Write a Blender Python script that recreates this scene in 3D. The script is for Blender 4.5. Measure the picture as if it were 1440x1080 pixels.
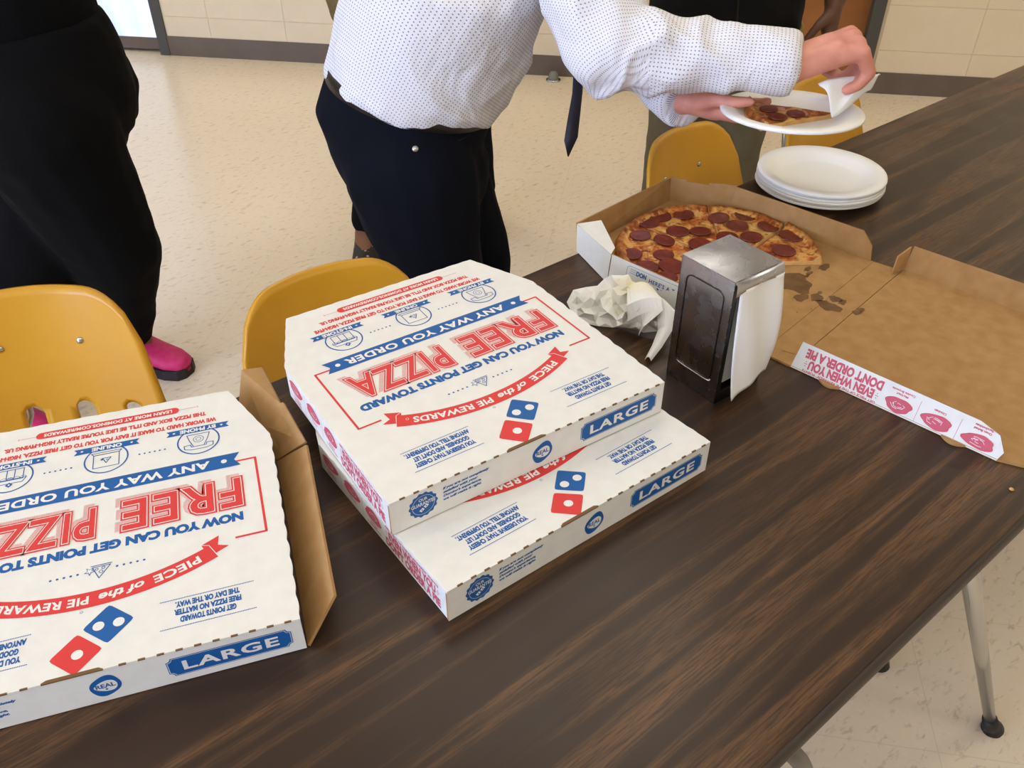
import bpy, bmesh, math, random
from mathutils import Vector, Matrix, noise as mnoise

# ------------------------------------------------------------------ camera, world, light, exposure
scene = bpy.context.scene
for o in list(bpy.data.objects): bpy.data.objects.remove(o)
COL = scene.collection
YAW, PITCH, FPX = math.radians(50.838), math.radians(37.75), 1212.9
TZ = 0.74                                    # table top height
CAM = Vector((0, 0, TZ + 0.7023))
FWD = Vector((math.cos(PITCH)*math.cos(YAW), math.cos(PITCH)*math.sin(YAW), -math.sin(PITCH)))
RGT = Vector((math.sin(YAW), -math.cos(YAW), 0))
UPV = RGT.cross(FWD)
cd = bpy.data.cameras.new('camera'); cam = bpy.data.objects.new('camera', cd); COL.objects.link(cam)
cd.sensor_width = 36; cd.lens = FPX/1440*36; cd.clip_start = .02; cd.clip_end = 60
m = Matrix((RGT, UPV, -FWD)).transposed().to_4x4(); m.translation = CAM; cam.matrix_world = m
scene.camera = cam
w = bpy.data.worlds.new('world'); scene.world = w; w.use_nodes = True
w.node_tree.nodes['Background'].inputs[0].default_value = (.80, .88, 1, 1)
w.node_tree.nodes['Background'].inputs[1].default_value = .35
vs = scene.view_settings
vs.view_transform = 'Standard'; vs.look = 'None'; vs.gamma = 1; vs.exposure = 0.13
LAMP = 4.2          # ceiling panel emission
LAMP_COL = (1, .925, .79)
WIN = 13.0          # window pane emission
WIN_COL = (.46, .60, 1)

def at(px, py, d):                           # a point d metres in front of the camera along a pixel's ray
    return CAM + d*(FWD + RGT*((px-720)/FPX) + UPV*((540-py)/FPX))
def onz(px, py, z):                          # where a pixel's ray meets a level surface
    v = FWD + RGT*((px-720)/FPX) + UPV*((540-py)/FPX)
    return CAM + v*((z-CAM.z)/v.z)

# ------------------------------------------------------------------ materials
def lin(c):
    if isinstance(c, str): c = tuple(int(c[i:i+2], 16) for i in (0, 2, 4))
    f = lambda v: v/12.92 if v <= .04045 else ((v+.055)/1.055)**2.4
    return tuple(f(v/255) for v in c) + (1,)
class Mat:
    def __init__(s, name, col, rough=.6, metal=0, spec=.5):
        s.m = bpy.data.materials.new(name); s.m.use_nodes = True; s.t = s.m.node_tree
        s.b = s.t.nodes['Principled BSDF']
        s.b.inputs['Base Color'].default_value = lin(col); s.b.inputs['Roughness'].default_value = rough
        s.b.inputs['Metallic'].default_value = metal; s.b.inputs['Specular IOR Level'].default_value = spec
    def n(s, kind, **kw):
        nd = s.t.nodes.new(kind)
        for k, v in kw.items():
            if k in nd.inputs.keys(): nd.inputs[k].default_value = v
            else: setattr(nd, k, v)
        return nd
    def l(s, a, b): s.t.links.new(a, b)
    def coord(s, scale=(1, 1, 1), kind='Object', rot=(0, 0, 0)):
        c = s.n('ShaderNodeTexCoord'); mp = s.n('ShaderNodeMapping')
        mp.inputs['Scale'].default_value = scale; mp.inputs['Rotation'].default_value = rot
        s.l(c.outputs[kind], mp.inputs['Vector']); return mp.outputs['Vector']
    def noise(s, vec, scale, detail=4, rough=.5, dist=0):
        nz = s.n('ShaderNodeTexNoise', Scale=scale, Detail=detail, Roughness=rough, Distortion=dist)
        s.l(vec, nz.inputs['Vector']); return nz.outputs['Fac']
    def ramp(s, fac, stops, interp='LINEAR'):
        r = s.n('ShaderNodeValToRGB'); r.color_ramp.interpolation = interp
        e = r.color_ramp.elements
        while len(e) < len(stops): e.new(.5)
        for k, (p, c) in enumerate(stops):
            e[k].position = p; e[k].color = lin(c) if not isinstance(c, float) else (c, c, c, 1)
        s.l(fac, r.inputs['Fac']); return r.outputs['Color']
    def mix(s, a, b, fac, mode='MIX'):
        x = s.n('ShaderNodeMix', data_type='RGBA', blend_type=mode)
        for sock, v in ((x.inputs[0], fac), (x.inputs[6], a), (x.inputs[7], b)):
            if isinstance(v, (int, float)): sock.default_value = v
            elif isinstance(v, (str, tuple)): sock.default_value = lin(v)
            else: s.l(v, sock)
        return x.outputs[2]
    def col(s, out): s.l(out, s.b.inputs['Base Color']); return s
    def bump(s, h, strength=.2, dist=.01):
        b = s.n('ShaderNodeBump', Strength=strength, Distance=dist); s.l(h, b.inputs['Height'])
        s.l(b.outputs['Normal'], s.b.inputs['Normal']); return s
    def math(s, op, a, b=None):
        x = s.n('ShaderNodeMath', operation=op)
        for i, v in enumerate((a, b)):
            if v is None: continue
            if isinstance(v, (int, float)): x.inputs[i].default_value = v
            else: s.l(v, x.inputs[i])
        return x.outputs[0]
def emit(name, col, strength):
    M = Mat(name, (255, 255, 255)); M.b.inputs['Emission Color'].default_value = tuple(col)+(1,)
    M.b.inputs['Emission Strength'].default_value = strength; M.b.inputs['Base Color'].default_value = (.8, .8, .8, 1)
    return M.m
MT = {}
def simple(key, col, rough=.6, metal=0, spec=.5, noise_amt=0, nscale=30, bump=0):
    M = Mat(key, col, rough, metal, spec)
    if noise_amt:
        v = M.coord(); f = M.noise(v, nscale)
        c = lin(col); dk = tuple(max(0, x-noise_amt) for x in col); lt = tuple(min(255, x+noise_amt) for x in col)
        M.col(M.ramp(f, [(.3, dk), (.7, lt)]))
        if bump: M.bump(f, bump, .005)
    MT[key] = M.m
simple('board_white', (229, 228, 219), .55, spec=.3, noise_amt=3, nscale=60)
simple('kraft', (170, 132, 84), .8, spec=.15, noise_amt=7, nscale=45, bump=.05)
simple('kraft_edge', (120, 92, 62), .9, spec=.1)
simple('print_red', (216, 62, 60), .55, spec=.3)
simple('print_pink', (205, 92, 108), .6, spec=.3)
simple('print_blue', (26, 92, 158), .5, spec=.3)
simple('print_white', (231, 230, 222), .55, spec=.3)
simple('print_dark', (58, 44, 34), .8, spec=.1)
simple('stain', (108, 77, 44), .45, spec=.4, noise_amt=10, nscale=60)
simple('chrome', (190, 190, 190), .22, 1)
simple('dark_steel', (70, 68, 66), .3, 1)
simple('black_rubber', (18, 17, 16), .5)
simple('foam', (240, 239, 232), .38, spec=.5)
simple('baseboard', (104, 92, 84), .5, noise_amt=4, nscale=8)
simple('frame_paint', (72, 74, 72), .45)
simple('door_wood', (150, 94, 44), .45, noise_amt=8, nscale=5)
simple('black_cloth', (13, 13, 14), .95, spec=.1)
simple('navy_cloth', (13, 16, 24), .95, spec=.12)
simple('black_jacket', (10, 10, 11), .8, spec=.2)
simple('khaki', (126, 112, 82), .9, spec=.1, noise_amt=14, nscale=18)
simple('olive', (112, 106, 84), .9, spec=.1, noise_amt=8, nscale=12)
simple('yellow_trim', (168, 150, 62), .8)
simple('skin_light', (208, 138, 116), .5, noise_amt=10, nscale=35, bump=.1)
simple('skin_dark', (98, 64, 44), .5, noise_amt=5, nscale=30)
simple('skin_mid', (120, 78, 52), .5)
simple('hair_dark', (30, 24, 20), .6)
simple('hair_brown', (70, 50, 34), .6)
simple('shoe_pink', (206, 40, 104), .6, noise_amt=8, nscale=60)
simple('shoe_sole', (26, 20, 24), .6)
simple('leather', (34, 26, 22), .45)
simple('tie', (14, 14, 34), .6)
simple('eye', (230, 230, 226), .2)
simple('napkin', (240, 239, 234), .9, spec=.05)
simple('ceiling', (226, 224, 216), .9, noise_amt=4, nscale=60)
simple('lamp_frame', (220, 220, 216), .5)
simple('stopper', (120, 120, 112), .4)
simple('hatch_pocket', (6, 7, 12), .95)
# napkin with an oil stain
M = Mat('used_napkin', (240, 239, 234), .9, spec=.05)
v = M.coord((1, 1, 1)); g = M.n('ShaderNodeTexGradient', gradient_type='SPHERICAL')
mp = M.n('ShaderNodeMapping'); mp.inputs['Location'].default_value = (-.33, .45, 0); mp.inputs['Scale'].default_value = (22, 22, 0); M.l(v, mp.inputs['Vector'])
M.l(mp.outputs['Vector'], g.inputs['Vector']); f = M.math('MULTIPLY', g.outputs['Fac'], M.noise(v, 60))
M.col(M.mix((238, 237, 231), (226, 212, 150), M.math('MULTIPLY', f, 1.6))); MT['used_napkin'] = M.m
# floor: beige vinyl tiles with streaky flecks
M = Mat('floor_tile', (196, 180, 152), .22, spec=.5)
v = M.coord(); big = M.noise(v, .8, 3)
base = M.ramp(big, [(.3, (230, 214, 186)), (.7, (236, 221, 195))])
fl = M.noise(M.coord((30, 75, 1), rot=(0, 0, .4)), 1.0, 4, .6, .4)
base = M.mix(base, (188, 168, 138), M.ramp(fl, [(.56, 0.0), (.70, .7)]))
fl2 = M.noise(M.coord((110, 60, 1), rot=(0, 0, .2)), 1.0, 3, .6, .4)
base = M.mix(base, (238, 228, 208), M.ramp(fl2, [(.5, 0.0), (.75, .35)]))
br = M.n('ShaderNodeTexBrick', offset=0.0, squash=1.0); br.inputs['Scale'].default_value = 1; br.inputs['Mortar Size'].default_value = .0012
br.inputs['Brick Width'].default_value = .305; br.inputs['Row Height'].default_value = .305; br.inputs['Mortar Smooth'].default_value = .3
M.l(M.coord((1, 1, 1), rot=(0, 0, math.radians(48.5))), br.inputs['Vector'])
base = M.mix(base, (205, 188, 160), M.math('MULTIPLY', br.outputs['Fac'], .4)); M.col(base)
M.b.inputs['Roughness'].default_value = .24; MT['floor'] = M.m
# table laminate: dark walnut grain running along the table
M = Mat('walnut_laminate', (58, 40, 27), .36, spec=.34)
g1 = M.noise(M.coord((.8, 13, 1)), 1.5, 2, .45, .9)
g2 = M.noise(M.coord((1.1, 30, 1)), 1.6, 2, .5, .5)
fine = M.noise(M.coord((30, 520, 1)), 1, 3, .65)
band = M.math('ADD', M.ramp(g1, [(.50, 0.0), (.60, .85), (.70, .35)]), M.ramp(g2, [(.56, 0.0), (.70, .5)]))
fr = M.ramp(fine, [(.36, .15), (.60, 1.0)])
f = M.math('MULTIPLY', band, fr)
c1 = M.mix((43, 29, 19), (56, 39, 26), M.noise(M.coord((1.5, 40, 1)), 1.5, 3))
M.col(M.mix(c1, (112, 80, 48), M.math('MULTIPLY', f, .75)))
sm = M.noise(M.coord((1, 1, 1)), 6, 3); M.l(M.ramp(sm, [(.3, .30), (.7, .42)]), M.b.inputs['Roughness'])
M.bump(fine, .03, .002); MT['table'] = M.m
simple('table_edge', (48, 36, 27), .5)
# painted concrete block
M = Mat('block_paint', (206, 190, 158), .6, spec=.3); v = M.coord(kind='Object')
n1 = M.noise(v, 90, 3); n2 = M.noise(v, 7, 3)
M.col(M.ramp(n2, [(.3, (226, 212, 184)), (.7, (232, 219, 192))])); M.bump(n1, .25, .003); MT['block'] = M.m
simple('mortar', (214, 199, 170), .8)
# yellow plastic shell
M = Mat('yellow_plastic', (206, 150, 34), .33, spec=.45); v = M.coord()
M.col(M.ramp(M.noise(v, 5), [(.3, (200, 143, 28)), (.7, (212, 157, 40))])); M.bump(M.noise(v, 220, 2), .06, .001); MT['yellow'] = M.m
# worn dispenser metal
M = Mat('worn_chrome', (150, 150, 152), .25, 1); v = M.coord()
M.col(M.ramp(M.noise(v, 14, 4), [(.3, (158, 160, 166)), (.7, (182, 183, 188))]))
M.l(M.ramp(M.noise(v, 40, 4), [(.3, .22), (.75, .33)]), M.b.inputs['Roughness']); MT['worn_chrome'] = M.m
# white shirt with small dark dots (UV in metres of cloth)
M = Mat('dotted_shirt', (228, 228, 232), .85, spec=.15)
tc = M.n('ShaderNodeTexCoord'); mp = M.n('ShaderNodeMapping'); mp.inputs['Scale'].default_value = (165, 165, 0)
M.l(tc.outputs['UV'], mp.inputs['Vector'])
fr = M.n('ShaderNodeVectorMath', operation='FRACTION'); M.l(mp.outputs['Vector'], fr.inputs[0])
sb = M.n('ShaderNodeVectorMath', operation='SUBTRACT'); M.l(fr.outputs[0], sb.inputs[0]); sb.inputs[1].default_value = (.5, .5, 0)
ln = M.n('ShaderNodeVectorMath', operation='LENGTH'); M.l(sb.outputs[0], ln.inputs[0])
dots = M.math('LESS_THAN', ln.outputs['Value'], .185)
M.col(M.mix((229, 228, 230), (84, 86, 124), M.math('MULTIPLY', dots, .85)))
M.bump(M.noise(M.coord((1, 1, 1)), 9, 3, .5, 1.2), .5, .03); MT['shirt'] = M.m
# floral shoe
M = Mat('floral', (24, 20, 20), .6); v = M.coord(); vo = M.n('ShaderNodeTexVoronoi', Scale=55); M.l(v, vo.inputs['Vector'])
M.col(M.ramp(vo.outputs['Distance'], [(.18, (190, 160, 160)), (.3, (24, 20, 20))])); MT['floral'] = M.m
# pizza
def pizza_mat():
    M = Mat('pizza_top', (214, 150, 70), .42, spec=.4); v = M.coord()
    n1 = M.noise(v, 38, 5, .6, .6); n2 = M.noise(v, 95, 4, .6)
    c = M.ramp(n1, [(.30, (224, 182, 108)), (.45, (218, 160, 80)), (.54, (188, 104, 40)), (.66, (128, 52, 22))])
    c = M.mix(c, (112, 42, 18), M.ramp(n2, [(.53, 0.0), (.63, .85)]))
    c = M.mix(c, (238, 206, 138), M.ramp(M.noise(v, 70, 3, .5, .4), [(.58, 0.0), (.68, .6)]))
    at_ = M.n('ShaderNodeAttribute', attribute_name='rim')
    rn = M.math('ADD', at_.outputs['Fac'], M.math('MULTIPLY', M.math('SUBTRACT', n2, .5), .12))
    c = M.mix(c, M.ramp(n2, [(.35, (196, 126, 54)), (.6, (130, 66, 24))]), M.ramp(rn, [(.88, 0.0), (.95, 1.0)]))
    M.col(c); M.bump(M.math('ADD', n1, n2), .5, .004); MT['pizza'] = M.m
pizza_mat()
simple('crust_side', (206, 158, 92), .8, noise_amt=16, nscale=40)
M = Mat('pepperoni', (140, 44, 28), .35, spec=.5); v = M.coord()
M.col(M.ramp(M.noise(v, 120, 3), [(.3, (88, 28, 20)), (.7, (126, 46, 30))])); MT['pepperoni'] = M.m
MT['lamp'] = emit('lamp_diffuser', LAMP_COL, LAMP)
MT['daylight'] = emit('daylit_glass', WIN_COL, WIN)
M = Mat('daylit_door', (200, 215, 255), .15)
f = M.noise(M.coord((5, 5, 1.2)), 2.2, 4); e = M.ramp(f, [(.35, (178, 196, 244)), (.65, (222, 234, 255))])
M.l(e, M.b.inputs['Emission Color']); M.b.inputs['Emission Strength'].default_value = 1.0; M.b.inputs['Base Color'].default_value = (.35, .38, .42, 1); MT['door_glass'] = M.m

# ------------------------------------------------------------------ mesh helpers
class MB:
    def __init__(s): s.v = []; s.f = []; s.mi = []
    def add(s, vs, fs, mi=0):
        o = len(s.v); s.v += [tuple(p) for p in vs]; s.f += [tuple(i+o for i in f) for f in fs]; s.mi += [mi]*len(fs); return s
    def box(s, x0, x1, y0, y1, z0, z1, mi=0):
        return s.add([(x, y, z) for z in (z0, z1) for y in (y0, y1) for x in (x0, x1)],
                     [(0, 2, 3, 1), (4, 5, 7, 6), (0, 1, 5, 4), (2, 6, 7, 3), (0, 4, 6, 2), (1, 3, 7, 5)], mi)
    def prism(s, poly, z0, z1, mi=0):
        n = len(poly)
        return s.add([(x, y, z0) for x, y in poly]+[(x, y, z1) for x, y in poly],
                     [tuple(range(n-1, -1, -1)), tuple(range(n, 2*n))]+[(i, (i+1) % n, n+(i+1) % n, n+i) for i in range(n)], mi)
    def slab(s, q, t, mo=0, mi=1):               # a flat board: q is the outer face, thickness t inwards
        q = [Vector(p) for p in q]; n = (q[1]-q[0]).cross(q[2]-q[0]).normalized(); k = len(q)
        p2 = [p-n*t for p in q]
        s.add(q, [tuple(range(k))], mo)
        s.add(p2, [tuple(range(k-1, -1, -1))], mi)
        s.add(q+p2, [(i, k+i, k+(i+1) % k, (i+1) % k) for i in range(k)], mi); return s
    def tube(s, pts, r, n=12, mi=0, cap=True):
        pts = [Vector(p) for p in pts]; rs = r if isinstance(r, (list, tuple)) else [r]*len(pts)
        rings = []; prev = None
        for i, p in enumerate(pts):
            d = (pts[min(i+1, len(pts)-1)]-pts[max(i-1, 0)]).normalized()
            a = prev if prev else (Vector((0, 0, 1)) if abs(d.z) < .9 else Vector((1, 0, 0)))
            a = (a-d*a.dot(d)).normalized(); b = d.cross(a); prev = a
            rings.append([p+rs[i]*(a*math.cos(t*2*math.pi/n)+b*math.sin(t*2*math.pi/n)) for t in range(n)])
        return s.rings(rings, mi, cap)
    def rings(s, rings, mi=0, cap=True):
        n = len(rings[0]); vs = [p for r in rings for p in r]; fs = []
        for k in range(len(rings)-1):
            fs += [(k*n+i, k*n+(i+1) % n, (k+1)*n+(i+1) % n, (k+1)*n+i) for i in range(n)]
        if cap: fs += [tuple(range(n-1, -1, -1)), tuple(range((len(rings)-1)*n, len(rings)*n))]
        return s.add(vs, fs, mi)
    def lathe(s, prof, n=40, c=(0, 0, 0), mi=0):
        return s.rings([[(c[0]+r*math.cos(2*math.pi*i/n), c[1]+r*math.sin(2*math.pi*i/n), c[2]+z) for i in range(n)] for r, z in prof], mi)
    def mesh(s, name, mats, smooth=False):
        me = bpy.data.meshes.new(name); me.from_pydata([tuple(p) for p in s.v], [], s.f)
        for mm in (mats if isinstance(mats, (list, tuple)) else [mats]): me.materials.append(MT[mm])
        me.polygons.foreach_set('material_index', s.mi)
        if smooth: me.polygons.foreach_set('use_smooth', [True]*len(me.polygons))
        me.update(); return me
    def build(s, name, mats, parent=None, smooth=False, fix=True, **tags):
        me = s.mesh(name, mats, smooth)
        if fix:
            b = bmesh.new(); b.from_mesh(me); bmesh.ops.recalc_face_normals(b, faces=b.faces); b.to_mesh(me); b.free()
        return link(name, me, parent, **tags)
def link(name, me, parent=None, label=None, cat=None, group=None, kind=None):
    o = bpy.data.objects.new(name, me); COL.objects.link(o)
    if parent is not None: o.parent = parent
    if label: o['label'] = label
    if cat: o['category'] = cat
    if group: o['group'] = group
    if kind: o['kind'] = kind
    return o
def thing(name, label, cat, loc=(0, 0, 0), rz=0, group=None):
    o = link(name, None, None, label, cat, group); o.location = loc; o.rotation_euler = (0, 0, rz); return o
def copy_tree(o, parent=None):
    c = o.copy(); COL.objects.link(c); c.parent = parent
    for ch in list(o.children): copy_tree(ch, c)
    return c
def evaluated(o):
    dg = bpy.context.evaluated_depsgraph_get(); return bpy.data.meshes.new_from_object(o.evaluated_get(dg))
def bevel(o, w=.002, seg=2):
    md = o.modifiers.new('b', 'BEVEL'); md.width = w; md.segments = seg; md.limit_method = 'ANGLE'; return o

# ------------------------------------------------------------------ room
WD = Vector((.6623, -.7492, 0)); WN = Vector((.7492, .6623, 0)); WO = Vector((1.589, 4.845, 0))
ROOM_A, ROOM_B, ROOM_D, ROOM_H = -1.7, 6.6, 8.0, 2.8
def wp(s, d, z): p = WO+WD*s-WN*d; return (p.x, p.y, z)     # s along the back wall, d metres in front of it
RZ = math.atan2(WD.y, WD.x)
def wall_slab(name, s0, s1, d0, d1, z0, z1, mat, parent=None, **k):
    mb = MB(); mb.add([wp(s, d, z) for z in (z0, z1) for d in (d0, d1) for s in (s0, s1)],
                      [(0, 2, 3, 1), (4, 5, 7, 6), (0, 1, 5, 4), (2, 6, 7, 3), (0, 4, 6, 2), (1, 3, 7, 5)])
    return mb.build(name, mat, parent, **k)
wall_slab('floor', ROOM_A-.2, ROOM_B+.2, -.3, ROOM_D+.2, -.05, 0, 'floor', kind='structure')
wall_slab('ceiling', ROOM_A-.2, ROOM_B+.2, -.3, ROOM_D+.2, ROOM_H, ROOM_H+.05, 'ceiling', kind='structure')
wb = wall_slab('wall_back', ROOM_A-.2, ROOM_B+.2, -.25, -.13, 0, ROOM_H, 'mortar', kind='structure')
wall_slab('wall_left', ROOM_A-.2, ROOM_A, 0, ROOM_D, 0, ROOM_H, 'block', kind='structure')
wall_slab('wall_right', ROOM_B, ROOM_B+.2, 0, ROOM_D, 0, ROOM_H, 'block', kind='structure')
wall_slab('wall_behind', ROOM_A-.2, ROOM_B+.2, ROOM_D, ROOM_D+.2, 0, ROOM_H, 'block', kind='structure')
D1A, D1B, D2A, D2B = -1.05, -.06, 2.60, 3.53                # the two doorways
for a, b, z0 in ((ROOM_A, D1A-.05, 0), (D1A-.05, D1B+.05, 2.1), (D1B+.05, D2A-.05, 0), (D2A-.05, D2B+.05, 2.1), (D2B+.05, ROOM_B, 0)):
    wall_slab('mortar_bed', a, b, -.13, .0035, z0, ROOM_H, 'mortar', wb)
bm = bmesh.new(); bmesh.ops.create_cube(bm, size=1)
bmesh.ops.scale(bm, vec=(.4172, .03, .1985), verts=bm.verts)
bmesh.ops.bevel(bm, geom=bm.edges[:], offset=.0018, segments=1, affect='EDGES')
bme = bpy.data.meshes.new('block'); bm.to_mesh(bme); bm.free(); bme.materials.append(MT['block'])
PIT = .419
for r in range(14):
    k = -4
    while True:
        s0 = .247+PIT*k; s1 = s0+PIT; k += 1
        if s1 > ROOM_B: break
        a, b = max(s0, ROOM_A), s1
        z = .1+.2*r
        if z < 2.13:
            cut = False
            for da, db in ((D1A-.06, D1B+.06), (D2A-.055, D2B+.055)):
                if a < db and b > da:
                    if a < da: b = da
                    elif b > db: a = db
                    else: cut = True
            if cut or b-a < .03: continue
        if b-a < .03: continue
        o = link('block', bme, wb); o.location = wp((a+b)/2, -.009, z); o.rotation_euler = (0, 0, RZ); o.scale = ((b-a)/PIT, 1, 1)
def doorway(name, a, b, panel_mats, glass):
    d = wall_slab(name, a, b, -.1, -.05, .02, 2.07, panel_mats, kind='structure')
    for n_, s0, s1, z0, z1 in (('door_frame', a-.055, a, 0, 2.13), ('door_frame', b, b+.055, 0, 2.13), ('door_frame', a-.055, b+.055, 2.08, 2.13)):
        wall_slab(n_, s0, s1, -.12, .016, z0, z1, 'frame_paint', d)
    if glass:
        wall_slab('bottom_rail', a+.0, b-.0, -.048, -.03, .015, .075, 'baseboard', d)
        wall_slab('glass_pane', a+.03, b-.005, -.048, -.036, .075, 2.0, 'door_glass', d)
    return d
doorway('door_1', D1A, D1B, 'frame_paint', True)
d2 = doorway('door_2', D2A, D2B, 'door_wood', False)
for n, (a, b) in (('baseboard_back', (D1B+.055, D2A-.055)), ('baseboard_right', (D2B+.055, ROOM_B))):
    wall_slab(n, a, b, -.006, .012, 0, .1, 'baseboard', kind='structure')
wall_slab('baseboard_left', ROOM_A, D1A-.055, -.006, .012, 0, .1, 'baseboard', kind='structure')
# windows behind the photographer, daylight outside
def window(nm, slab, d0, d1, z0, z1, face, out):
    """slab(a0, a1, b0, b1, ...) builds along the wall; face, out = depth of pane and frame"""
    wi = slab(nm, d0, d1, face, z0, z1, 'daylight', None)
    for a, b, c, d in ((d0-.05, d0, z0-.05, z1+.05), (d1, d1+.05, z0-.05, z1+.05), (d0, d1, z0-.05, z0), (d0, d1, z1, z1+.05), ((d0+d1)/2-.02, (d0+d1)/2+.02, z0, z1)):
        slab('window_frame', a, b, out, c, d, 'frame_paint', wi)
def on_behind(nm, a, b, f, z0, z1, mt, par): return wall_slab(nm, a, b, ROOM_D-f, ROOM_D-.002, z0, z1, mt, par, kind=None if par else 'structure')
def on_left(nm, a, b, f, z0, z1, mt, par): return wall_slab(nm, ROOM_A+.002, ROOM_A+f, a, b, z0, z1, mt, par, kind=None if par else 'structure')
window('window_1', on_behind, -1.45, .35, .9, 2.4, .02, .05)
window('window_2', on_left, 5.6, 7.6, .9, 2.4, .02, .05)
# fluorescent ceiling panels, with rows added towards the back to brighten floor and wall
for i, s in enumerate((-.2, 2.4, 5.0)):
    for j, d in enumerate((.75, 2.5, 4.6, 6.8)):
        t = thing('ceiling_light', 'white fluorescent ceiling panel in a pale metal frame', 'ceiling light', wp(s, d, ROOM_H-.06), RZ, 'fluorescent ceiling panels')
        MB().box(-.6, .6, -.3, .3, -.001, .012).build('diffuser', 'lamp', t)
        fb = MB()
        for q in ((-.63, .63, -.33, -.3), (-.63, .63, .3, .33), (-.63, -.6, -.3, .3), (.6, .63, -.3, .3)): fb.box(*q, -.006, .0595)
        fb.build('frame', 'lamp_frame', t)
# floor door stop
p = onz(778, 113, 0)
t = thing('door_stop', 'small grey dome door stop on the floor before the baseboard', 'door stop', p)
MB().lathe([(.001, .045), (.014, .043), (.022, .034), (.027, .015), (.028, .006)], 20).build('dome', 'stopper', t, True)
MB().lathe([(.036, .007), (.037, .004), (.037, 0), (.001, 0)], 20).build('flange', 'chrome', t, True)

# ------------------------------------------------------------------ table
TX0, TX1, TY0, TY1, TT = -1.15, 2.75, .155, .913, .03
tb = thing('cafeteria_table', 'long dark walnut laminate table with black edging and chrome legs', 'table', (0, 0, 0))
bevel(MB().box(TX0, TX1, TY0+.004, TY1-.004, TZ-TT, TZ).build('table_top', 'table', tb), .0015, 1)
eb = MB()
prof = [(0, -.001), (.004, -.004), (.006, -.015), (.004, -.026), (0, -.0295)]
for y, sg in ((TY0+.0041, -1), (TY1-.0041, 1)):
    rings = [[(x, y+sg*a, TZ+b) for a, b in prof] for x in (TX0, TX1)]
    eb.rings(rings)
for x in (TX0, TX1): eb.box(x-.004, x+.004, TY0, TY1, TZ-TT+.001, TZ-.001)
eb.build('edge_band', 'table_edge', tb, True)
ub = MB()
for x in (-.62, 1.0): ub.box(x-.03, x+.2, TY0+.1, TY1-.1, TZ-TT-.035, TZ-TT-.0005)
ub.box(-.62, 1.2, .50, .56, TZ-TT-.03, TZ-TT-.0006)
ub.build('under_frame', 'dark_steel', tb)
ft = onz(1394, 1026, 0); lt = onz(1350, 705, .69)
for fx, fy, tx, ty in ((ft.x, ft.y, lt.x, lt.y), (1.575, .90, 1.575, .84), (-.72, ft.y, -.62, .26), (-.72, 1.068-ft.y, -.62, .808)):
    f0 = Vector((fx, fy, 0)); t0 = Vector((tx, ty, TZ-TT-.02)); d = (t0-f0)
    lg = MB().tube([f0+d*(.035), f0+d*.5, t0], [.0095, .0120, .0145], 18).build('leg', 'chrome', tb, True)
    MB().tube([f0+Vector((0, 0, .0015)), f0+Vector((0, 0, .006)), f0+d*.012+Vector((0, 0, .006)), f0+d*.03, f0+d*.07], [.018, .019, .015, .0140, .0125], 20).build('foot_glide', 'black_rubber', lg, True)
# bent steel brace with a black foot, under the near edge
pts = [onz(1060, 1022, .66), onz(1085, 1040, .625), onz(1103, 1052, .60), onz(1115, 1060, .575), onz(1124, 1069, .54), onz(1130, 1080, .49), onz(1134, 1100, .42), onz(1140, 1160, .2), onz(1143, 1210, .03)]
br_ = MB().tube(pts, .0105, 16).build('brace_tube', 'dark_steel', tb, True)
MB().tube([pts[-1]+Vector((0, 0, .02)), pts[-1]-Vector((0, 0, .018))], [.016, .019], 16).build('foot_glide', 'black_rubber', br_, True)
g0 = onz(1236, 936, 0)
g2 = MB().tube([(g0.x-.14, g0.y+.22, .70), (g0.x-.03, g0.y+.05, .16), (g0.x, g0.y+.005, .03)], .011, 14).build('brace_tube', 'dark_steel', tb, True)
MB().tube([(g0.x-.002, g0.y+.01, .045), (g0.x, g0.y, .002)], [.015, .019], 16).build('foot_glide', 'black_rubber', g2, True)

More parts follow.
